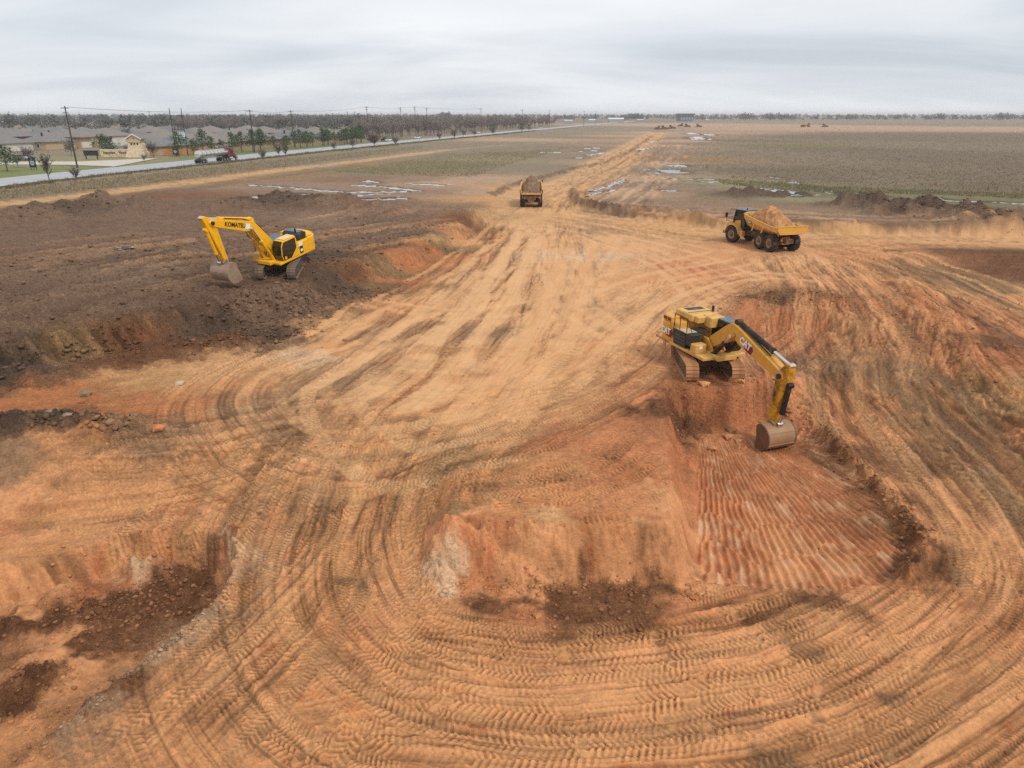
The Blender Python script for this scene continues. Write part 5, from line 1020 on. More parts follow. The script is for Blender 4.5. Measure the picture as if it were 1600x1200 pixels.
# --- utility poles, lamps and wires
M_pole = mat('creosoted_timber', (66,58,52), .9, var=.15); M_steel = mat('galvanised_steel', (150,152,152), .5, metal=.3, var=.06)
def z_at(px, py, x, y):       # height above ground of the photo point px,py over ground spot x,y
    d = (-(py-600)/FPX*math.cos(PITCH)-math.sin(PITCH))/(math.cos(PITCH)-(py-600)/FPX*math.sin(PITCH)); return CAM_H+d*y
POLES = []
def pole(bx, by, ty, label, arms=1, r=.21, m_=None, base=None):
    p = un(bx, by, 2.6) if base is None else base; h = z_at(bx, ty, p[0], p[1])-GRZ
    rt = empty('utility_pole', (p[0], p[1], GRZ-.1), vang, label, 'pole', 'utility poles along the highway')
    m = MB(); m.cyl((0, 0, 0), (0, 0, h), r, r*.62, 8); m.build('shaft', m_ or M_pole, rt, smooth=True)
    for k in range(arms):
        m = MB(); m.box((0, .12, h-.5-k*1.1), (.12, 2.4 if k == 0 else 1.8, .14)); a = m.build('crossarm', M_pole, rt)
        for y in (-1.0, -.4, .4, 1.0):
            mm = MB(); mm.cyl((0, y*(1 if k == 0 else .75)+.12, h-.43-k*1.1), (0, y*(1 if k == 0 else .75)+.12, h-.18-k*1.1), .05, .04, 6); mm.build('insulator', M_steel, a)
    POLES.append((p, h)); return rt
PL = [(121,262,165,'tall leaning-looking utility pole on the grass left of the junction',2),(398,238,171,'utility pole just right of the red truck cab',1),(460,230,172,'utility pole among the pines, third along the highway',2),
      (576,216,166,'tall pole left of the bare round tree by the highway',2),(628,214,167,'pole directly right of the bare round tree by the highway',2),(650,213,166,'tall pale pole by the white pickup',2),(668,209,168,'pole just right of the tall pale pole',2),(752,207,169,'lone pole where the wood meets the highway',1),
      (816,204,171,'first of the small distant poles along the highway',1),(858,201,172,'second of the small distant poles along the highway',1),(912,198,173,'third of the small distant poles along the highway',1),(930,195,174,'fourth of the small distant poles along the highway',1),
      (20,204,174,'pole at the far left among the house roofs',1),(127,193,173,'distant pole behind the red brick gable roofs',1),(237,201,174,'pole above the houses left of the twin-pole frame',1),(386,198,172,'pole behind the roofs, left of the pole by the red truck',1),(545,206,174,'short pole in front of the wood, left one',1),(556,205,174,'short pole in front of the wood, right one',1),(731,196,176,'faint short pole above the wood',1)]
for bx, by, ty, lb, na in PL: pole(bx, by, ty, lb, na)
# twin-pole frame with transformers
a = un(274, 233, 2.6); b = un(293, 244, 2.6); a2 = np.array([a[0], a[1]]); a = un(276, 243.5, 2.6); b = un(294, 243, 2.6)
rt = empty('transformer_frame', (a[0], a[1], GRZ), math.atan2(*(b-a)[::-1]), 'two poles joined by crossbeams carrying three transformers and a white sign', 'pole frame'); gl = np.hypot(*(b-a)); hh = z_at(270, 169, *a)-GRZ
for x in (0, gl):
    m = MB(); m.cyl((x, 0, -.1), (x, 0, hh), .17, .11, 8); m.build('shaft', M_pole, rt, smooth=True)
for z, wdt in ((hh-2.3, gl+1.6), (hh-5.0, gl+.6), (hh-6.6, gl+.4)):
    m = MB(); m.box((gl/2, .15, z), (wdt, .16, .2)); m.build('crossbeam', M_pole, rt)
for k in range(3):
    m = MB(); m.cyl((gl/2+(k-1)*1.0, .2, hh-6.5), (gl/2+(k-1)*1.0, .2, hh-5.3), .32, .32, 10); m.build('transformer', mat('transformer_grey', (96,94,92), .6, var=.1), rt)
sg = empty('sign_board', (a[0]+.3, a[1]-1.2, GRZ), math.atan2(*(b-a)[::-1]), 'white sign with rows of print mounted high on two posts', 'sign')
for x in (.6, 3.4):
    m = MB(); m.cyl((x, 0, 0), (x, 0, 7.2), .08, .08, 6); m.build('post', M_steel, sg)
m = MB(); m.box((2.0, -.1, 6.3), (3.4, .08, 1.9)); bd = m.build('panel', mat('sign_white', (214,220,222), .6, var=.05), sg)
for r_ in range(3):
    for c_ in range(2):
        m = MB(); m.box((1.2+c_*1.6, -.146, 6.85-r_*.55), (1.2, .01, .22)); m.build('print_line', mat('sign_teal', (104,136,140), .6, var=.05), bd)
def dark_sign(px, py, w, h, label, rz):
    p = un(px, py, 2.6); rt = empty('sign_board', (p[0], p[1], GRZ), rz, label, 'sign')
    for x in (-w*.4, 0, w*.4):
        m = MB(); m.cyl((x, .08, 0), (x, .08, h+.5), .07, .07, 6); m.build('post', M_bk, rt)
    m = MB(); m.box((0, 0, .6+h/2), (w, .08, h)); b_ = m.build('panel', mat('sign_navy', (26,34,42), .5, var=.06), rt)
    for k, (z, ww) in enumerate(((.62, .55), (.45, .7), (.28, .45))):
        m = MB(); m.box((0, -.05, .6+h*z), (w*ww, .012, h*.09)); m.build('print_line', M_wht, b_)
    m = MB(); m.box((0, -.05, .6+h*.84), (w*.22, .012, h*.12)); m.build('emblem', mat('sign_teal', (104,136,140)), b_)
dark_sign(53, 265.5, 2.3, 2.3, 'dark sign board with white print on the grass verge at left', R(-20)); dark_sign(275, 244.5, 1.9, 1.9, 'dark sign board with white print in front of the cedar fence', R(-20))
p = un(144, 249, 2.6); rt = empty('shelter', (p[0], p[1], GRZ), 0, 'dark roofed board shelter left of the stone entrance wall', 'shelter')
m = MB(); m.box((0, 0, 1.75), (4.2, .5, 1.3)); m.build('panel', mat('dark_board', (48,46,44), .7, var=.1), rt)
m = MB(); m.box((0, 0, 2.48), (4.6, .9, .14)); m.build('roof', M_dark, rt)
for x in (-1.7, 1.7):
    m = MB(); m.box((x, 0, .55), (.25, .25, 1.1)); m.build('post', M_dark, rt)
for k, (bx, by, ty, lb) in enumerate([(58.5,249,222,'slim street lamp behind the left dark sign'),(104,253,222,'slim street lamp left of the tall leaning-looking pole'),(190,246,218,'slim street lamp in front of the stone entrance wall')]):
    p = un(bx, by, 2.6); h = z_at(bx, ty, *p)-GRZ; rt = empty('street_lamp', (p[0], p[1], GRZ), 0, lb, 'street lamp')
    m = MB(); m.cyl((0, 0, 0), (0, 0, h), .1, .06, 8); m.build('shaft', M_steel, rt)
    m = MB(); m.box((.5, 0, h), (1.2, .2, .12)); m.build('lamp_head', M_steel, rt)
def wire(a, b, za, zb, off, label):
    m = MB(); pts = []
    for i in range(9):
        t = i/8; q = a+(b-a)*t+e_v*off; pts.append((q[0], q[1], za+(zb-za)*t-2.2*4*t*(1-t)*.4))
    m.tube(pts, .022, 3); o = m.build('power_line', M_bk); tag(o, label, 'wire', 'overhead wires along the highway')
mainp = [0, 1, 2, 3, 5, 7]
for sp_, (i0, i1) in enumerate(zip(mainp[:-1], mainp[1:])):
    for off, sn in ((-.9, 'near'), (.9, 'far')): wire(POLES[i0][0], POLES[i1][0], POLES[i0][1]+GRZ-.3, POLES[i1][1]+GRZ-.3, off, f'{sn}-side overhead wire of the {ORD[sp_]} long span from the left')
# --- road vehicles
def wheel_at(rt, x, y, r, w, mt=None):
    m = MB(); m.lathe_y([(.01, -w/2), (r*.85, -w/2), (r, -w*.36), (r, w*.36), (r*.85, w/2), (.01, w/2)], 16); o = m.build('wheel', mt or mat('road_tyre', (32,32,33), .8, var=.1), rt, loc=(x, y, r))
    s = 1 if y > 0 else -1; m = MB(); m.lathe_y([(.01, s*(w/2+.015)), (r*.55, s*(w/2+.01)), (r*.6, s*w*.4)], 14); m.build('rim', M_steel, o)
p = un(317, 256, 2.7); q = un(380, 250.5, 2.7); hd_ = math.atan2(*(SE[26]-SE[18])[::-1])
tk = empty('tanker_truck', (p[0]+e_v[0]*1.6, p[1]+e_v[1]*1.6, 2.71), hd_, 'polished tanker trailer pulled by a dark red truck on the highway', 'truck')
M_tank = mat('polished_tank', (214,212,204), .2, metal=.85, var=.05); M_maroon = mat('maroon_paint', (112,30,34), .35, var=.08)
m = MB(); sec = []
for x, rr in ((.2, .5), (.35, .85), (.7, 1.02), (12.6, 1.08), (12.95, .9), (13.1, .5)):
    sec.append([(x, rr*1.12*math.cos(a_), 2.35+x*.01+rr*math.sin(a_)) for a_ in np.linspace(0, 2*math.pi, 20, endpoint=False)])
m.loft(sec); tank = m.build('tank', M_tank, tk, smooth=True)
for k in range(7):
    m = MB(); x = 1.2+k*1.75; n_ = 20; V_ = []
    for xx in (x-.06, x+.06):
        V_ += [(xx, 1.26*math.cos(a_), 2.36+x*.01+1.12*math.sin(a_)) for a_ in np.linspace(0, 2*math.pi, n_, endpoint=False)]
    m.add(V_, [(i, (i+1) % n_, n_+(i+1) % n_, n_+i) for i in range(n_)]); m.build('tank_hoop', M_steel, tank)
m = MB(); m.box((6.6, 0, 3.5), (8, .5, .08)); m.build('catwalk', M_steel, tank)
m = MB(); m.box((1.5, 0, 1.0), (2.9, 1.0, .3)); m.box((11, 0, 1.05), (3.4, .9, .3)); m.box((.25, 0, .75), (.2, 2.4, .25)); m.build('trailer_frame', M_blk, tk)
for s in (-1, 1):
    for x in (1.0, 2.3, 10.6, 11.9, 16.3): wheel_at(tk, x, s*1.05, .52, .5 if x < 15 else .32)
    m = MB(); m.box((1.65, s*1.05, 1.2), (2.6, .55, .08)); m.build('mudguard', M_steel, tk)
    m = MB(); m.cyl((13.0, s*1.15, .8), (14.4, s*1.15, .8), .33, .33, 12); m.build('fuel_tank', M_chr, tk, smooth=True)
    m = MB(); m.cyl((13.0, s*1.1, 1.3), (13.0, s*1.1, 3.9), .08, .08, 8); m.build('exhaust_stack', M_chr, tk)
m = MB(); m.prism([(12.9, 1.0), (15.2, 1.0), (15.2, 2.2), (14.8, 3.0), (14.2, 3.6), (13.3, 3.85), (12.9, 3.7)], -1.15, 1.15); cbn = m.build('cab', M_maroon, tk, bevel=.08)
m = MB(); m.loft([[(15.15, -.9, 1.0), (15.15, .9, 1.0), (15.15, .8, 2.25), (15.15, -.8, 2.25)], [(17.0, -.75, 1.0), (17.0, .75, 1.0), (16.95, .62, 1.85), (16.95, -.62, 1.85)]]); m.build('hood', M_maroon, tk, bevel=.08)
for s in (-1, 1):
    m = MB(); m.box((16.3, s*1.02, 1.2), (1.2, .45, .2)); m.build('fender', M_maroon, tk, bevel=.05)
    m = MB(); m.prism([(14.2, 2.2), (15.05, 2.2), (14.75, 2.9), (14.2, 3.0)], s*1.16-.01, s*1.16+.01); m.build('window', M_gls, cbn)
m = MB(); m.add([(15.22, -1, 2.25), (15.22, 1, 2.25), (14.86, .95, 2.98), (14.86, -.95, 2.98)], [(0, 1, 2, 3)]); m.build('windscreen', M_gls, cbn)
m = MB(); m.box((17.1, 0, .75), (.2, 2.2, .4)); m.build('bumper', M_chr, tk); m = MB(); m.box((15, 0, .85), (4.6, .9, .3)); m.build('tractor_frame', M_blk, tk)
def car(x, y, rz, col, cn, label, pickup=False, group='cars seen along the highway'):
    rt = empty('pickup_truck' if pickup else 'car', (x, y, 2.71), rz, label, 'pickup' if pickup else 'car', group)
    mb_ = mat('car_'+cn, col, .3, var=.04); L_ = 2.7 if pickup else 2.3
    m = MB(); m.prism([(-L_, .4), (L_, .4), (L_, .85), (L_*.55, 1.08), (-L_, 1.1 if pickup else 1.0)], -.92, .92); bd = m.build('body', mb_, rt, bevel=.06)
    if pickup: m = MB(); m.prism([(-.6, 1.05), (1.3, 1.05), (.75, 1.75), (-.5, 1.78)], -.82, .82)
    else: m = MB(); m.prism([(-1.9, .98), (1.2, 1.02), (.5, 1.5), (-1.2, 1.5)], -.78, .78)
    m.build('cabin_glass', M_gls, rt, bevel=.04)
    m = MB(); m.box((.1 if pickup else -.35, 0, 1.8 if pickup else 1.52), (1.15 if pickup else 1.6, 1.5, .05)); m.build('roof', mb_, rt)
    for s in (-1, 1):
        for xx in (-L_*.62, L_*.62): wheel_at(rt, xx, s*.85, .38, .26)
        m = MB(); m.box((L_, s*.65, .75), (.05, .35, .15)); m.build('headlight', M_wht, rt)
        m = MB(); m.box((-L_, s*.72, .8), (.05, .25, .18)); m.build('tail_light', M_redl, rt)
for bx, by, col, cn, lb, pk in [(601,220.5,(52,40,42),'dark','dark pickup with a white load behind the bare round tree by the highway',True),(607,221,(226,226,226),'white','white car right beside the dark pickup on the highway',False),(652,217,(228,228,228),'white','white pickup by the tall pale pole',True),(747,209,(230,230,230),'white','white car on the highway by the lone pole',False),(846,201,(226,226,226),'white','small white car far up the highway',False),
      (22,250,(60,60,64),'grey','dark car parked by the side street, left one',False),(33,250,(200,200,200),'silver','silver car parked by the side street',False),(42,249.5,(40,42,46),'dark2','dark car parked by the side street, right of the silver one',False)]:
    q = un(bx, by, 2.7); car(q[0], q[1], hd_ if bx > 100 else R(10), col, cn, lb, pk)
# --- far buildings on the horizon
M_far = mat('slate_cladding', (92,104,114), .8, var=.08, scale=.05)
for bx, w, h_, lb in [(1070, 26, 1, 'wide dark slab-like building on the horizon, the tallest'),]:
    q = un(bx, 189.5, 2.6); s = q[1]/FPX; W_ = 23*s; h2 = z_at(bx, 177.5, *q)-GRZ
    rt = empty('warehouse', (q[0], q[1], GRZ), 0, lb, 'building'); m = MB(); m.box((0, 0, h2*.5), (W_*.86, 30, h2)); wa = m.build('wall', M_far, rt)
    m = MB(); m.box((0, 0, h2*.9), (W_, 34, h2*.22)); m.build('roof', mat('dark_cladding', (66,78,86), .8, var=.06), rt)
    for k in range(5):
        m = MB(); m.box((-W_*.34+k*W_*.17, -15.1, h2*.35), (W_*.09, .4, h2*.3)); m.build('window', mat('far_window', (140,152,162), .3), wa)
for bx, by, wpx, top, lb, col in [(962,191.5,22,184,'long white-roofed shed far up the highway',(214,214,212)),(925,192,10,186,'small white shed left of the long white-roofed shed',(206,206,204)),(1000,190,9,186,'small pale shed right of the long white-roofed shed',(190,196,198)),(1105,190.5,5,186.5,'tiny buff building right of the dark slab building',(196,184,150)),(888,193.5,12,187,'grey shed among the trees up the highway',(180,184,186)),(5,199,18,189,'white-roofed shed at the far left edge',(206,208,210))]:
    q = un(bx, by, 2.6); s = q[1]/FPX; W_ = wpx*s; h2 = max(3.5, z_at(bx, top, *q)-GRZ); rt = empty('shed', (q[0], q[1], GRZ), 0, lb, 'shed')
    m = MB(); m.box((0, 0, h2*.35), (W_, W_*.5, h2*.7)); m.build('wall', mat('shed_wall', (150,150,148), .8), rt)
    m = MB(); m.prism_x([(-W_*.28, h2*.7), (W_*.28, h2*.7), (0, h2)], -W_*.52, W_*.52); m.build('roof', mat('shed_roof_%d' % col[0], col, .6, var=.04), rt)
# --- earthmovers far down the haul road
def dozer(loc, rz, label, blade=True):
    rt = empty('bulldozer', loc, rz, label, 'bulldozer')
    mr_ = mat('faded_machine_paint', (112,74,56), .7, var=.1, dust=(110,80,60), dust_amt=.4)
    for s in (-1, 1):
        m = MB(); m.prism([(-2.4, .1), (-2.0, 0), (2.0, 0), (2.5, .3), (2.5, .8), (2.1, 1.15), (-2.2, 1.15), (-2.5, .6)], s*.75, s*1.4); m.build('crawler_track', M_frm, rt)
    m = MB(); m.box((.6, 0, 1.6), (2.6, 1.3, 1.1)); m.build('engine_hood', mr_, rt, bevel=.06)
    m = MB(); m.box((-1.2, 0, 2.3), (1.6, 1.6, 1.6)); m.build('cab', M_blk, rt, bevel=.05); m = MB(); m.box((-1.2, 0, 3.18), (2.0, 1.9, .14)); m.build('cab_roof', mr_, rt)
    m = MB(); m.prism([(3.3, 0), (3.5, .1), (3.25, .7), (3.5, 1.5), (3.4, 1.5), (3.1, .7)], -2, 2); m.build('blade', mr_, rt)
    for s in (-1, 1):
        m = MB(); m.cyl((1.5, s*1.5, .7), (3.2, s*1.5, .6), .14, .14, 6); m.build('push_arm', mr_, rt)
    return rt
def far_at(px, py): q = gp(px, py); return (q[0], q[1], hz(*q))
for px, py, rz, lb in [(1027,202.5,R(170),'small dark bulldozer at the head of the haul road'),(1037,202,R(20),'second small bulldozer just right of the one at the head of the haul road'),(1091,198.5,R(0),'lone small bulldozer on the red strip'),(1049,201,R(10),'tiny bulldozer between the haul road head and the red strip'),(1064,197.5,R(150),'tiny bulldozer on the red strip, left of a pair'),(1073,198.5,R(30),'tiny bulldozer on the red strip, right of a pair')]:
    dozer(far_at(px, py), rz, lb)
for px, py, rz, lb in [(1258,198.5,R(0),'distant dump truck crossing the far field on the right')]:
    o = copy_tree(t2); o.location = far_at(px, py); o.rotation_euler = (0, 0, rz); o['label'] = lb
dozer(far_at(1288, 198.5), R(0), 'distant low bulldozer right of the crossing dump truck')
# ================================================================== vegetation and loose earth
def leaf_cloud(centres, radii, n, size, cols, rs, upright=0.0, aspect=1.0):
    """many small leaf-sized triangles through a set of ellipsoids"""
    k = rs.integers(0, len(centres), n); d = rs.normal(size=(n, 3)); d /= np.linalg.norm(d, axis=1)[:, None]; d *= (rs.uniform(0.15, 1, n)**.45)[:, None]
    P = np.asarray(centres)[k]+d*np.asarray(radii)[k]
    a = rs.normal(size=(n, 3)); a /= np.linalg.norm(a, axis=1)[:, None]; b = np.cross(a, rs.normal(size=(n, 3))); b /= np.linalg.norm(b, axis=1)[:, None]
    s = size*rs.uniform(.6, 1.5, n)[:, None]
    V = np.stack([P-a*s, P+a*s*.8+b*s*.5, P+b*s*aspect], 1).reshape(-1, 3); F = np.arange(3*n).reshape(-1, 3)
    c = np.asarray(cols)[rs.integers(0, len(cols), n)]*rs.uniform(.75, 1.25, n)[:, None]
    return V, F, np.repeat(c, 3, 0)
LEAF = attr_mat('foliage', .8); BARK = mat('bark', (92,80,68), .95, var=.2)
G1 = [lin(c) for c in ((72,88,58), (84,100,66), (62,78,52), (96,108,74))]
rs = np.random.default_rng(3)
def pine_variant(seed):
    r_ = np.random.default_rng(seed); cs = []; rd = []
    for k in range(11):
        t = k/10; rr = 2.1*math.sin(math.pi*(.22+.74*t))**.8+.2; a = r_.uniform(0, 6.28)
        cs.append((rr*.45*math.cos(a), rr*.45*math.sin(a), 2.3+t*4.0)); rd.append((rr*r_.uniform(.7, 1.05), rr*r_.uniform(.7, 1.05), .62))
    V_, F_, c_ = leaf_cloud(cs, rd, 620, .24, G1, r_, aspect=1.2)
    me = raw_mesh('crown', V_, F_, LEAF, c_); m = MB(); m.cyl((0, 0, 0), (0, 0, 5.6), .14, .05, 7)
    for k in range(5): a = k*1.3; m.cyl((0, 0, 1.8+k*.6), (1.1*math.cos(a)*(1-k*.12), 1.1*math.sin(a)*(1-k*.12), 2.2+k*.6), .05, .02, 5)
    return me, m.mesh('trunk', BARK)
PV = [pine_variant(s) for s in (1, 2, 3, 4)]
def pine(x, y, h, label, grp, k, wide=1.0):
    rt = empty('pine_tree', (x, y, GRZ), random.uniform(0, 6), label, 'pine', grp); s = h/6.8; rt.scale = (s*wide, s*wide, s)
    link(bpy.data.objects.new('crown', PV[k % 4][0]), rt); link(bpy.data.objects.new('trunk', PV[k % 4][1]), rt)
PINEROW = spline([un(*q, 2.6) for q in [(288,244),(340,240.5),(420,235.5),(500,228.5),(572,222)]], 1.0); LN = np.concatenate([[0], np.cumsum(np.hypot(*(PINEROW[1:]-PINEROW[:-1]).T))])
s_ = 0; k = 0
ORD2 = ORD+['seventeenth', 'eighteenth', 'nineteenth', 'twentieth', 'twenty-first', 'twenty-second', 'twenty-third', 'twenty-fourth', 'twenty-fifth', 'twenty-sixth', 'twenty-seventh', 'twenty-eighth', 'twenty-ninth', 'thirtieth', 'thirty-first', 'thirty-second', 'thirty-third', 'thirty-fourth', 'thirty-fifth', 'thirty-sixth', 'thirty-seventh', 'thirty-eighth', 'thirty-ninth', 'fortieth']
while s_ < LN[-1] and k < 40:
    q = PINEROW[np.searchsorted(LN, s_)]; pine(q[0]+rs.uniform(-1.5, 1.5), q[1]+rs.uniform(-2, 2), rs.uniform(4.6, 8.4), f'young dark green pine, {ORD2[k]} from the left in the row before the fence', 'pines along the estate fence', k, rs.uniform(.95, 1.4)); s_ += rs.choice([rs.uniform(2.2, 3.6), rs.uniform(3.6, 6.2)]); k += 1
for bx, by, h, lb in [(12,268,6.2,'broad dark pine at the left edge by the grass verge'),(163,243.5,6.8,'dark pine rising behind the stone entrance wall'),(176,243,6.0,'second dark pine behind the stone entrance wall'),(24,222,5.0,'small pine between roofs near the left edge'),(56,219,5.0,'small pine above the nearest tan house roof'),(70,222,4.5,'smaller pine right of the one above the tan roof'),(240,226,4.5,'dark pine against the roof right of the tower'),
                      (598,213,7,'dark pine left of the pair behind the white car'),(612,212,8,'taller dark pine behind the white car'),(770,208,6,'dark round pine at the bend of the highway'),(815,206,6.5,'dark pine clump at the highway bend, larger'),(826,205,5,'dark pine clump at the highway bend, smaller')]:
    q = un(bx, by, 2.6); pine(q[0], q[1], h, lb, 'single pines around the estate', k, 1.35); k += 1
# --- bare winter trees
BR = [lin(c) for c in ((126,114,108), (114,104,100), (138,124,116), (104,96,90))]
def bare_tree(r_, h, spread, nb=26, twig=120, base=(0, 0, 0)):
    V_ = []; F_ = []; c_ = []
    def limb(a, b, w0, w1):
        a = np.array(a); b = np.array(b); d = b-a; d /= np.linalg.norm(d)+1e-9; u = np.cross(d, (0.3, .9, .2)); u /= np.linalg.norm(u)+1e-9; v = np.cross(d, u); n0 = len(V_)
        for p, w in ((a, w0), (b, w1)):
            for i in range(3): an_ = i*2.094; V_.append(p+u*w*math.cos(an_)+v*w*math.sin(an_))
        for i in range(3):
            j = (i+1) % 3; F_.append((n0+i, n0+j, n0+3+j)); F_.append((n0+i, n0+3+j, n0+3+i))
        col = np.array(BR[r_.integers(0, 4)])
        for _ in range(6): c_.append(col)
    limb((0, 0, 0), (r_.normal(0, .15), r_.normal(0, .15), h*.55), h*.022, h*.014); tips = []
    for k in range(nb):
        z0 = h*r_.uniform(.22, .6); a = r_.uniform(0, 6.28); L_ = spread*r_.uniform(.5, 1.0); e_ = np.array([math.cos(a)*L_, math.sin(a)*L_, z0+h*r_.uniform(.12, .48)]); e_[2] = min(e_[2], h)
        limb((0, 0, z0), e_, h*.009, h*.003); tips.append((np.array([0, 0, z0]), e_))
    for k in range(twig):
        s0, e0 = tips[r_.integers(0, nb)]; t = r_.uniform(.3, 1); p = s0+(e0-s0)*t; q_ = p+r_.normal(0, 1, 3)*spread*.24+np.array([0, 0, spread*.16]); n0 = len(V_); w = h*.008
        o_ = r_.normal(0, w, 3); V_.extend([p-o_, p+o_, q_]); F_.append((n0, n0+1, n0+2)); col = np.array(BR[r_.integers(0, 4)])*1.05; c_.extend([col]*3)
    return np.array(V_), np.array(F_), np.array(c_)
BT = attr_mat('winter_bark', .95)
VAR = [bare_tree(np.random.default_rng(s), 10, 3.6, 24, 170) for s in range(6)]
def scatter(name, pts, hts, label, variants, cat_kind='stuff', tint=None):
    Vs = []; Fs = []; Cs = []; n0 = 0
    for (x, y), h in zip(pts, hts):
        v, f, c = variants[rs.integers(0, len(variants))]; s = h/10; a = rs.uniform(0, 6.28); ca, sa = math.cos(a), math.sin(a)
        w = v*s; w = np.stack([w[:, 0]*ca-w[:, 1]*sa+x, w[:, 0]*sa+w[:, 1]*ca+y, w[:, 2]+GRZ-.1], 1)
        Vs.append(w); Fs.append(f+n0); Cs.append(c*rs.uniform(.8, 1.2)*(1 if tint is None else np.array(tint))); n0 += len(v)
    me = raw_mesh(name, np.concatenate(Vs), np.concatenate(Fs), BT, np.concatenate(Cs)); o = bpy.data.objects.new(name, me); link(o); tag(o, label, kind=cat_kind); return o
pts = []; hts = []
tries = 0
while len(pts) < 1000 and tries < 20000:
    tries += 1; px = rs.uniform(280, 905); Yd = rs.uniform(330, 900)
    # the wood's near edge runs along the highway
    x = (px-800)/FPX*(Yd*math.cos(PITCH)+13*math.sin(PITCH)); c = np.array([x, Yd]); rel = c-SE0; u = rel@e_u; v = rel@e_v
    if px < 560 and v < 215: continue
    if v < 34 or (v < 60 and u < 120): continue
    pts.append((x, Yd)); hts.append(rs.uniform(7.5, 12.5))
scatter('woodland', pts, hts, 'mass of bare grey-brown winter trees beyond the highway', VAR)
# far tree belts to the horizon
SM = []
for s in range(5):
    r_ = np.random.default_rng(50+s); cs = [(r_.uniform(-3, 3), r_.uniform(-3, 3), r_.uniform(3.5, 8)) for _ in range(5)]
    v, f, c = leaf_cloud(cs, [(2.8, 2.8, 2.2)]*5, 90, 1.1, [lin(q) for q in ((100,102,98), (88,94,90), (112,106,100), (84,88,84))], r_, aspect=1.1)
    SM.append((v, f, c))
pts = []; hts = []
for k in range(2600):
    d = rs.choice([rs.uniform(1350, 1700), rs.uniform(1700, 2600), rs.uniform(2600, 4500)]); a = rs.uniform(-R(46), R(46)); x = d*math.sin(a)/math.cos(a)*1.0; y = d
    if -150 < x < 900 and d < 1500: continue
    pts.append((x, y)); hts.append(rs.uniform(6, 13) if d < 2600 else rs.uniform(9, 16))
for k in range(500):
    px = rs.uniform(-60, 600); d = rs.uniform(520, 1300); x = (px-800)/FPX*d; pts.append((x, d)); hts.append(rs.uniform(7, 13))
for c0, n_ in ((1140, 10), (1180, 10), (1200, 5), (1420, 5), (1520, 6), (1560, 6), (700, 20), (980, 16)):
    for k in range(n_): d = rs.uniform(1500, 1600); pts.append(((c0+rs.uniform(-9, 9)-800)/FPX*d, d)); hts.append(rs.uniform(12, 17))
scatter('distant_trees', pts, hts, 'hazy belts of distant trees along the horizon', SM)
# individual bare trees and shrubs by the road
def one_tree(px, py, h, spread, label, nb=40, tw=420, name='bare_tree', cat_='tree', grp='bare roadside trees'):
    q = un(px, py, 2.6); v, f, c = bare_tree(np.random.default_rng(int(px*7+py)), h, spread, nb, tw); nt_ = 6
    rt = empty(name, (q[0], q[1], GRZ-.1), 0, label, cat_, grp)
    link(bpy.data.objects.new('trunk', raw_mesh('trunk', v[:6], f[:6], BT, c[:6])), rt)
    vm, fm, cm = v[6:], f[6:]-6, c[6:]
    link(bpy.data.objects.new('crown', raw_mesh('crown', vm, fm, BT, cm*.72)), rt)
one_tree(585, 230.5, 6.2, 3.0, 'large round bare tree beside the highway', 60, 900)
TR = [(78,285,6,1.3,'thin bare sapling in front of the road at far left'),(120,285,3.4,1.2,'low bare sapling right of the thin one at far left'),(28,262,4,2.2,'reddish bare tree behind the left edge pine'),(46,252,4.5,2.4,'bare tree behind the dark sign at left'),(112,243,5,2.6,'bare tree right of the tall leaning-looking pole'),(240,246,5,2.4,'bare reddish tree right of the entrance tower'),(226,252,2.2,1.0,'tiny bare shrub by the junction'),
      (411,252,4,1.4,'bare sapling south of the road below the pines'),(436,246,5,1.5,'taller bare sapling south of the road'),(447,247,5,1.2,'slim bare sapling right of the taller one'),(522,236,3.5,1.4,'dark shrub-like tree south of the road, left of a pair'),(551,232,4,1.6,'dark shrub-like tree south of the road, right of a pair'),(618,228,4,1.8,'dark bush beside the white car'),(686,219,4,1.7,'dark bush tree right of the tall poles'),(710,218,6,2.6,'broad bare tree beside the highway, right of the poles'),(724,214,5,2.4,'bare tree just right of the broad one'),(741,213,4,2.0,'small bare tree near the lone pole'),(770,211,5,2.4,'bare tree at the start of the highway bend'),(200,221,7,3.0,'tall bare tree among the estate roofs'),(225,218,8,3.4,'tall dark bare tree behind the tower roof')]
for k, (px, py, h) in enumerate([(8,228,5),(38,214,6),(92,226,5),(108,215,6.5),(140,222,5),(170,214,7),(262,214,6),(310,212,6.5),(345,207,7),(420,206,7),(470,204,7)]): TR.append((px, py, h, h*.42, f'bare tree among the estate roofs, {ORD[k]} from the left'))
for px, py, h, sp, lb in TR: one_tree(px, py, h, sp, lb)
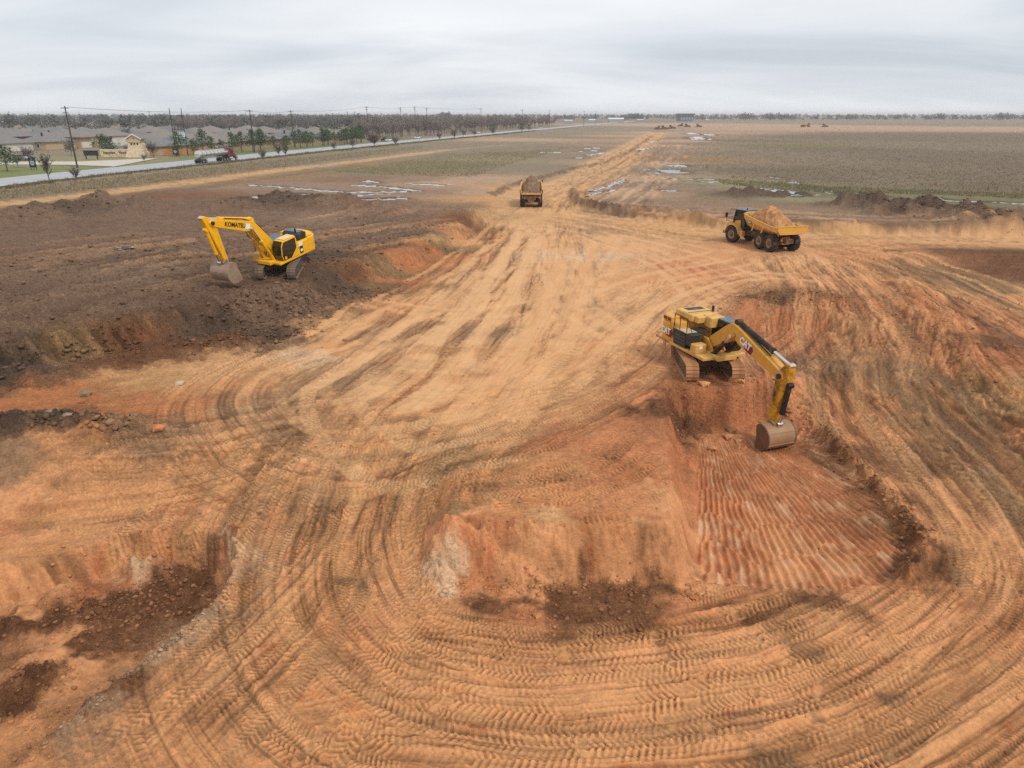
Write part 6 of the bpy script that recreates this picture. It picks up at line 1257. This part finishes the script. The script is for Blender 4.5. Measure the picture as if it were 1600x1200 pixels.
# scrub along the ditch: too many stems to count
def tufts(name, P, hmin, hmax, cols, label, blades=5, lean=.35):
    P = np.asarray(P); n = len(P); h = rs.uniform(hmin, hmax, n); V_ = []; c_ = []
    for b in range(blades):
        a = rs.uniform(0, 6.28, n); w = h*rs.uniform(.06, .13, n); off = rs.normal(0, .3, (n, 2))*h[:, None]*.9; lx = rs.normal(0, lean, n)*h; ly = rs.normal(0, lean, n)*h; hh_ = h*rs.uniform(.55, 1, n)
        bx, by = P[:, 0]+off[:, 0], P[:, 1]+off[:, 1]
        V_.append(np.stack([np.stack([bx-np.cos(a)*w, by-np.sin(a)*w, P[:, 2]-.05], 1), np.stack([bx+np.cos(a)*w, by+np.sin(a)*w, P[:, 2]-.05], 1), np.stack([bx+lx, by+ly, P[:, 2]+hh_], 1)], 1))
        cc = np.asarray(cols)[rs.integers(0, len(cols), n)]*rs.uniform(.75, 1.25, n)[:, None]; c_.append(np.repeat(cc[:, None], 3, 1))
    V_ = np.concatenate(V_).reshape(-1, 3); c_ = np.concatenate(c_).reshape(-1, 3)
    o = bpy.data.objects.new(name, raw_mesh(name, V_, np.arange(len(V_)).reshape(-1, 3), LEAF, c_)); link(o); tag(o, label, kind='stuff'); return o
def hz_many(P):
    r = np.hypot(P[:, 0], P[:, 1]); t = np.arctan2(P[:, 0], P[:, 1]); i = np.clip(np.searchsorted(RR, r), 0, nR-1); j = np.clip(np.searchsorted(TH, t), 0, nT-1); return H[i, j]
def c_many(P):
    r = np.hypot(P[:, 0], P[:, 1]); t = np.arctan2(P[:, 0], P[:, 1]); return C[np.clip(np.searchsorted(RR, r), 0, nR-1), np.clip(np.searchsorted(TH, t), 0, nT-1)]
DC = [lin(c) for c in ((124,108,84), (108,96,74), (98,94,66), (138,120,94))]
k_ = rs.integers(0, 60, 5200); f_ = rs.uniform(0, 1, 5200); B0 = SE[k_]+(SE[np.minimum(k_+1, len(SE)-1)]-SE[k_])*f_[:, None]; of_ = -rs.gamma(2.2, .9, 5200)-.6; P2 = B0+e_v*of_[:, None]
tufts('roadside_scrub', np.column_stack([P2, hz_many(P2)]), .3, .9, DC, 'dead brown scrub along the near side of the highway', 8)
def in_px(poly_px, n, zz=2.5):
    Pw = [gp(*q) for q in poly_px]; xs = [p[0] for p in Pw]; ys = [p[1] for p in Pw]; out = np.zeros((0, 2))
    while len(out) < n:
        # nearer ground gets as many as its share of the view
        y = 1/rs.uniform(1/max(ys), 1/min(ys), n*3); x = rs.uniform(min(xs), max(xs), n*3); m = inside(x, y, Pw); out = np.concatenate([out, np.stack([x, y], 1)[m]])
    return out[:n]
FC = [lin(c) for c in ((158,140,116), (146,128,106), (136,120,96), (128,120,90), (168,148,122))]
Q = in_px([(1090,212),(1180,203),(1640,203),(1700,308),(1500,304),(1300,296),(1160,284),(1085,262)], 17000); Q = Q+rs.normal(0, 1, Q.shape)*np.array([14, 18])*(rs.uniform(0, 1, (len(Q), 1)) < .25); tufts('field_grass', np.column_stack([Q, hz_many(Q)]), .2, .55, FC, 'rough dead grass and weeds of the right-hand field', 5)
GC = [lin(c) for c in ((132,124,88), (144,134,98), (124,116,84))]
Q = in_px([(520,268),(580,260),(700,240),(820,236),(900,228),(780,262),(740,276),(600,274)], 7000); tufts('grass_patch', np.column_stack([Q, hz_many(Q)]), .15, .4, GC+FC[:2], 'thin green grass left of the haul road', 5)
Q = in_px([(1120,280),(1300,292),(1620,304),(1640,312),(1380,302),(1240,299),(1130,288)], 3000); tufts('grass_strip', np.column_stack([Q, hz_many(Q)]), .15, .5, GC+FC[3:4], 'green grass strip along the edge of the right-hand field', 5)
Q = in_px([(-20,300),(180,278),(420,252),(660,228),(660,233),(420,264),(200,291),(-20,314)], 6000); tufts('verge_grass', np.column_stack([Q, hz_many(Q)]), .2, .6, FC+GC[:1], 'dry grass verge between highway and site', 5)
# --- loose clods
def clod_mesh(seed):
    bm = bmesh.new(); bmesh.ops.create_icosphere(bm, subdivisions=1, radius=1.0); r_ = np.random.default_rng(seed)
    for v in bm.verts: v.co = v.co*r_.uniform(.65, 1.25); v.co.z *= .75
    V_ = np.array([v.co[:] for v in bm.verts]); F_ = np.array([[v.index for v in f.verts] for f in bm.faces]); bm.free(); return V_, F_
CL_ = [clod_mesh(s) for s in range(5)]
def clods(name, P, smin, smax, cols, label, power=3.0):
    Vs = []; Fs = []; Cs = []; n0 = 0
    zz = hz_many(P); cg = c_many(P); kk = 0
    for (x, y), z in zip(P, zz):
        v, f = CL_[rs.integers(0, 5)]; s = smin+(smax-smin)*rs.uniform(0, 1)**power; a = rs.uniform(0, 6.28); ca, sa = math.cos(a), math.sin(a); w = v*s*rs.uniform(.7, 1.3, 3)
        Vs.append(np.stack([w[:, 0]*ca-w[:, 1]*sa+x, w[:, 0]*sa+w[:, 1]*ca+y, w[:, 2]+z+s*.15], 1)); Fs.append(f+n0); n0 += len(v); Cs.append(np.repeat((cg[kk]*.75+.25*np.asarray(cols[rs.integers(0, len(cols))]))[None]*rs.uniform(.72, 1.1), len(v), 0)); kk += 1
    o = bpy.data.objects.new(name, raw_mesh(name, np.concatenate(Vs), np.concatenate(Fs), CLODM, np.concatenate(Cs))); link(o); tag(o, label, kind='stuff'); return o
CLODM = attr_mat('loose_soil', .95)
def near_line(pp, w, n):
    S = spline([gp(*q) for q in pp], .5); k = rs.integers(0, len(S), n); return S[k]+rs.normal(0, w, (n, 2))
TC = [lin(c) for c in ((112,92,80), (96,80,70), (128,106,94), (88,72,62))]; OC = [lin(c) for c in ((196,146,100), (180,126,84), (206,160,116), (160,108,70))]; MC = [lin(c) for c in ((128,92,64), (110,80,58), (150,108,76))]
P = np.concatenate([near_line([(330,500),(420,490),(500,480),(560,455)], 1.6, 900), near_line([(300,540),(400,535),(480,520)], .9, 400), near_line([(0,590),(100,570),(230,535)], .8, 300), near_line([(0,520),(150,495),(330,455),(500,415),(700,345)], 1.0, 500), near_line([(-20,668),(60,660),(130,662),(210,672)], .5, 260)])
clods('topsoil_clods', P, .04, .22, TC, 'dark broken topsoil clods along the bank and slump')
P = np.concatenate([near_line([(1340,322),(1400,330),(1480,337),(1560,346),(1640,351)], 2.2, 600), near_line([(-40,348),(80,336),(160,318),(235,326)], 3, 500), near_line([(365,328),(430,313),(510,318),(570,324)], 3, 500), near_line([(-10,430),(150,420),(330,400),(500,370)], 9, 1500)])
clods('windrow_clods', P, .05, .24, TC, 'dark soil clods on the topsoil windrows')
P = np.concatenate([near_line([(700,920),(850,918),(1000,920),(1100,932)], .3, 420), near_line([(780,955),(900,965),(1000,955)], .4, 160), near_line([(1240,640),(1290,682),(1350,745),(1405,805),(1440,868)], .45, 520), near_line([(1060,610),(1110,608),(1170,606),(1220,600)], .5, 200), near_line([(1055,640),(1062,680)], .35, 90), near_line([(1160,480),(1250,468),(1310,478)], 1.0, 300), near_line([(100,960),(200,960),(280,920)], 1.0, 900), near_line([(40,1070),(130,1110)], .9, 420), near_line([(1400,450),(1500,540),(1600,610)], 1.4, 320)])
clods('clay_clods', P, .02, .12, OC+MC, 'broken orange clay crumbs around the pits')
P = near_line([(378,895),(335,952),(212,1056),(70,1176)], .16, 420); clods('pale_crumbs', P, .02, .09, [lin((196,176,150)), lin((176,150,122)), lin((150,120,92))], 'pale crumbs along the rim of the left pit')
P = np.concatenate([near_line([(480,700),(520,900),(700,1100),(1100,1110),(1450,980),(1480,800)], 3.5, 1300), near_line([(640,760),(800,750),(1000,780)], 1.5, 500), near_line([(560,600),(800,560),(1000,480)], 4, 400)])
clods('scattered_crumbs', P, .012, .07, OC+MC, 'small crumbs of clay scattered over the wheel tracks')
# the few lumps one can pick out
for px, py, s, col, lb in [(1142,676,.34,(172,124,84),'largest clay lump on the slope below the near excavator'),(1136,690,.26,(180,132,92),'smaller clay lump just below the largest one on the slope'),(1152,694,.22,(176,128,88),'clay lump right of the smaller one on the slope'),(1112,702,.26,(180,130,88),'flat clay lump on the slope left of the bucket'),(1100,603,.3,(206,150,100),'pale clay lump between the tracks of the near excavator'),(1150,605,.4,(200,146,98),'broad clay slab at the excavator\'s feet'),
                       (133,617,.36,(140,118,92),'grey lump on the red strip below the bank'),(280,600,.3,(190,170,140),'pale lump on the tan ground below the bank'),(108,662,.3,(150,128,112),'grey lump at the right end of the dark ridge'),(86,660,.3,(144,122,106),'grey lump on the middle of the dark ridge'),(248,674,.32,(196,128,86),'orange lump right of the dark ridge'),(237,895,.24,(184,126,82),'round orange lump in the left pit'),(840,965,.14,(190,130,84),'small orange lump on the dark strip, left one'),(836,962,.1,(184,126,80),'small orange lump on the dark strip, tiny one'),(1083,935,.14,(180,110,70),'reddish lump at the foot of the cut face')]:
    q = gp(px, py); v, f = CL_[rs.integers(0, 5)]; m = MB(); m.add([(a*s*1.15, b*s, c*s*.8) for a, b, c in v], f.tolist()); o = m.build('clay_clod', mat('lump_%d_%d' % col[:2], col, .95, var=.2, scale=4, bump=.8, spec=.1), bevel=0); o.location = (q[0], q[1], hz(*q)+s*.3); tag(o, lb, 'clod')
# ================================================================== the air
hb = MB(); hb.box((0, 0, 12), (30000, 30000, 36)); hzo = hb.build('haze', bpy.data.materials.new('haze_air')); hm = hzo.data.materials[0]; hm.use_nodes = True
nd = hm.node_tree.nodes; nd.clear(); pv = nd.new('ShaderNodeVolumePrincipled'); pv.inputs['Color'].default_value = (0.92, 0.95, 1.0, 1); pv.inputs['Density'].default_value = 0.00017; pv.inputs['Anisotropy'].default_value = 0.0
ou = nd.new('ShaderNodeOutputMaterial'); hm.node_tree.links.new(pv.outputs[0], ou.inputs['Volume']); tag(hzo, 'thin grey winter haze', kind='stuff')
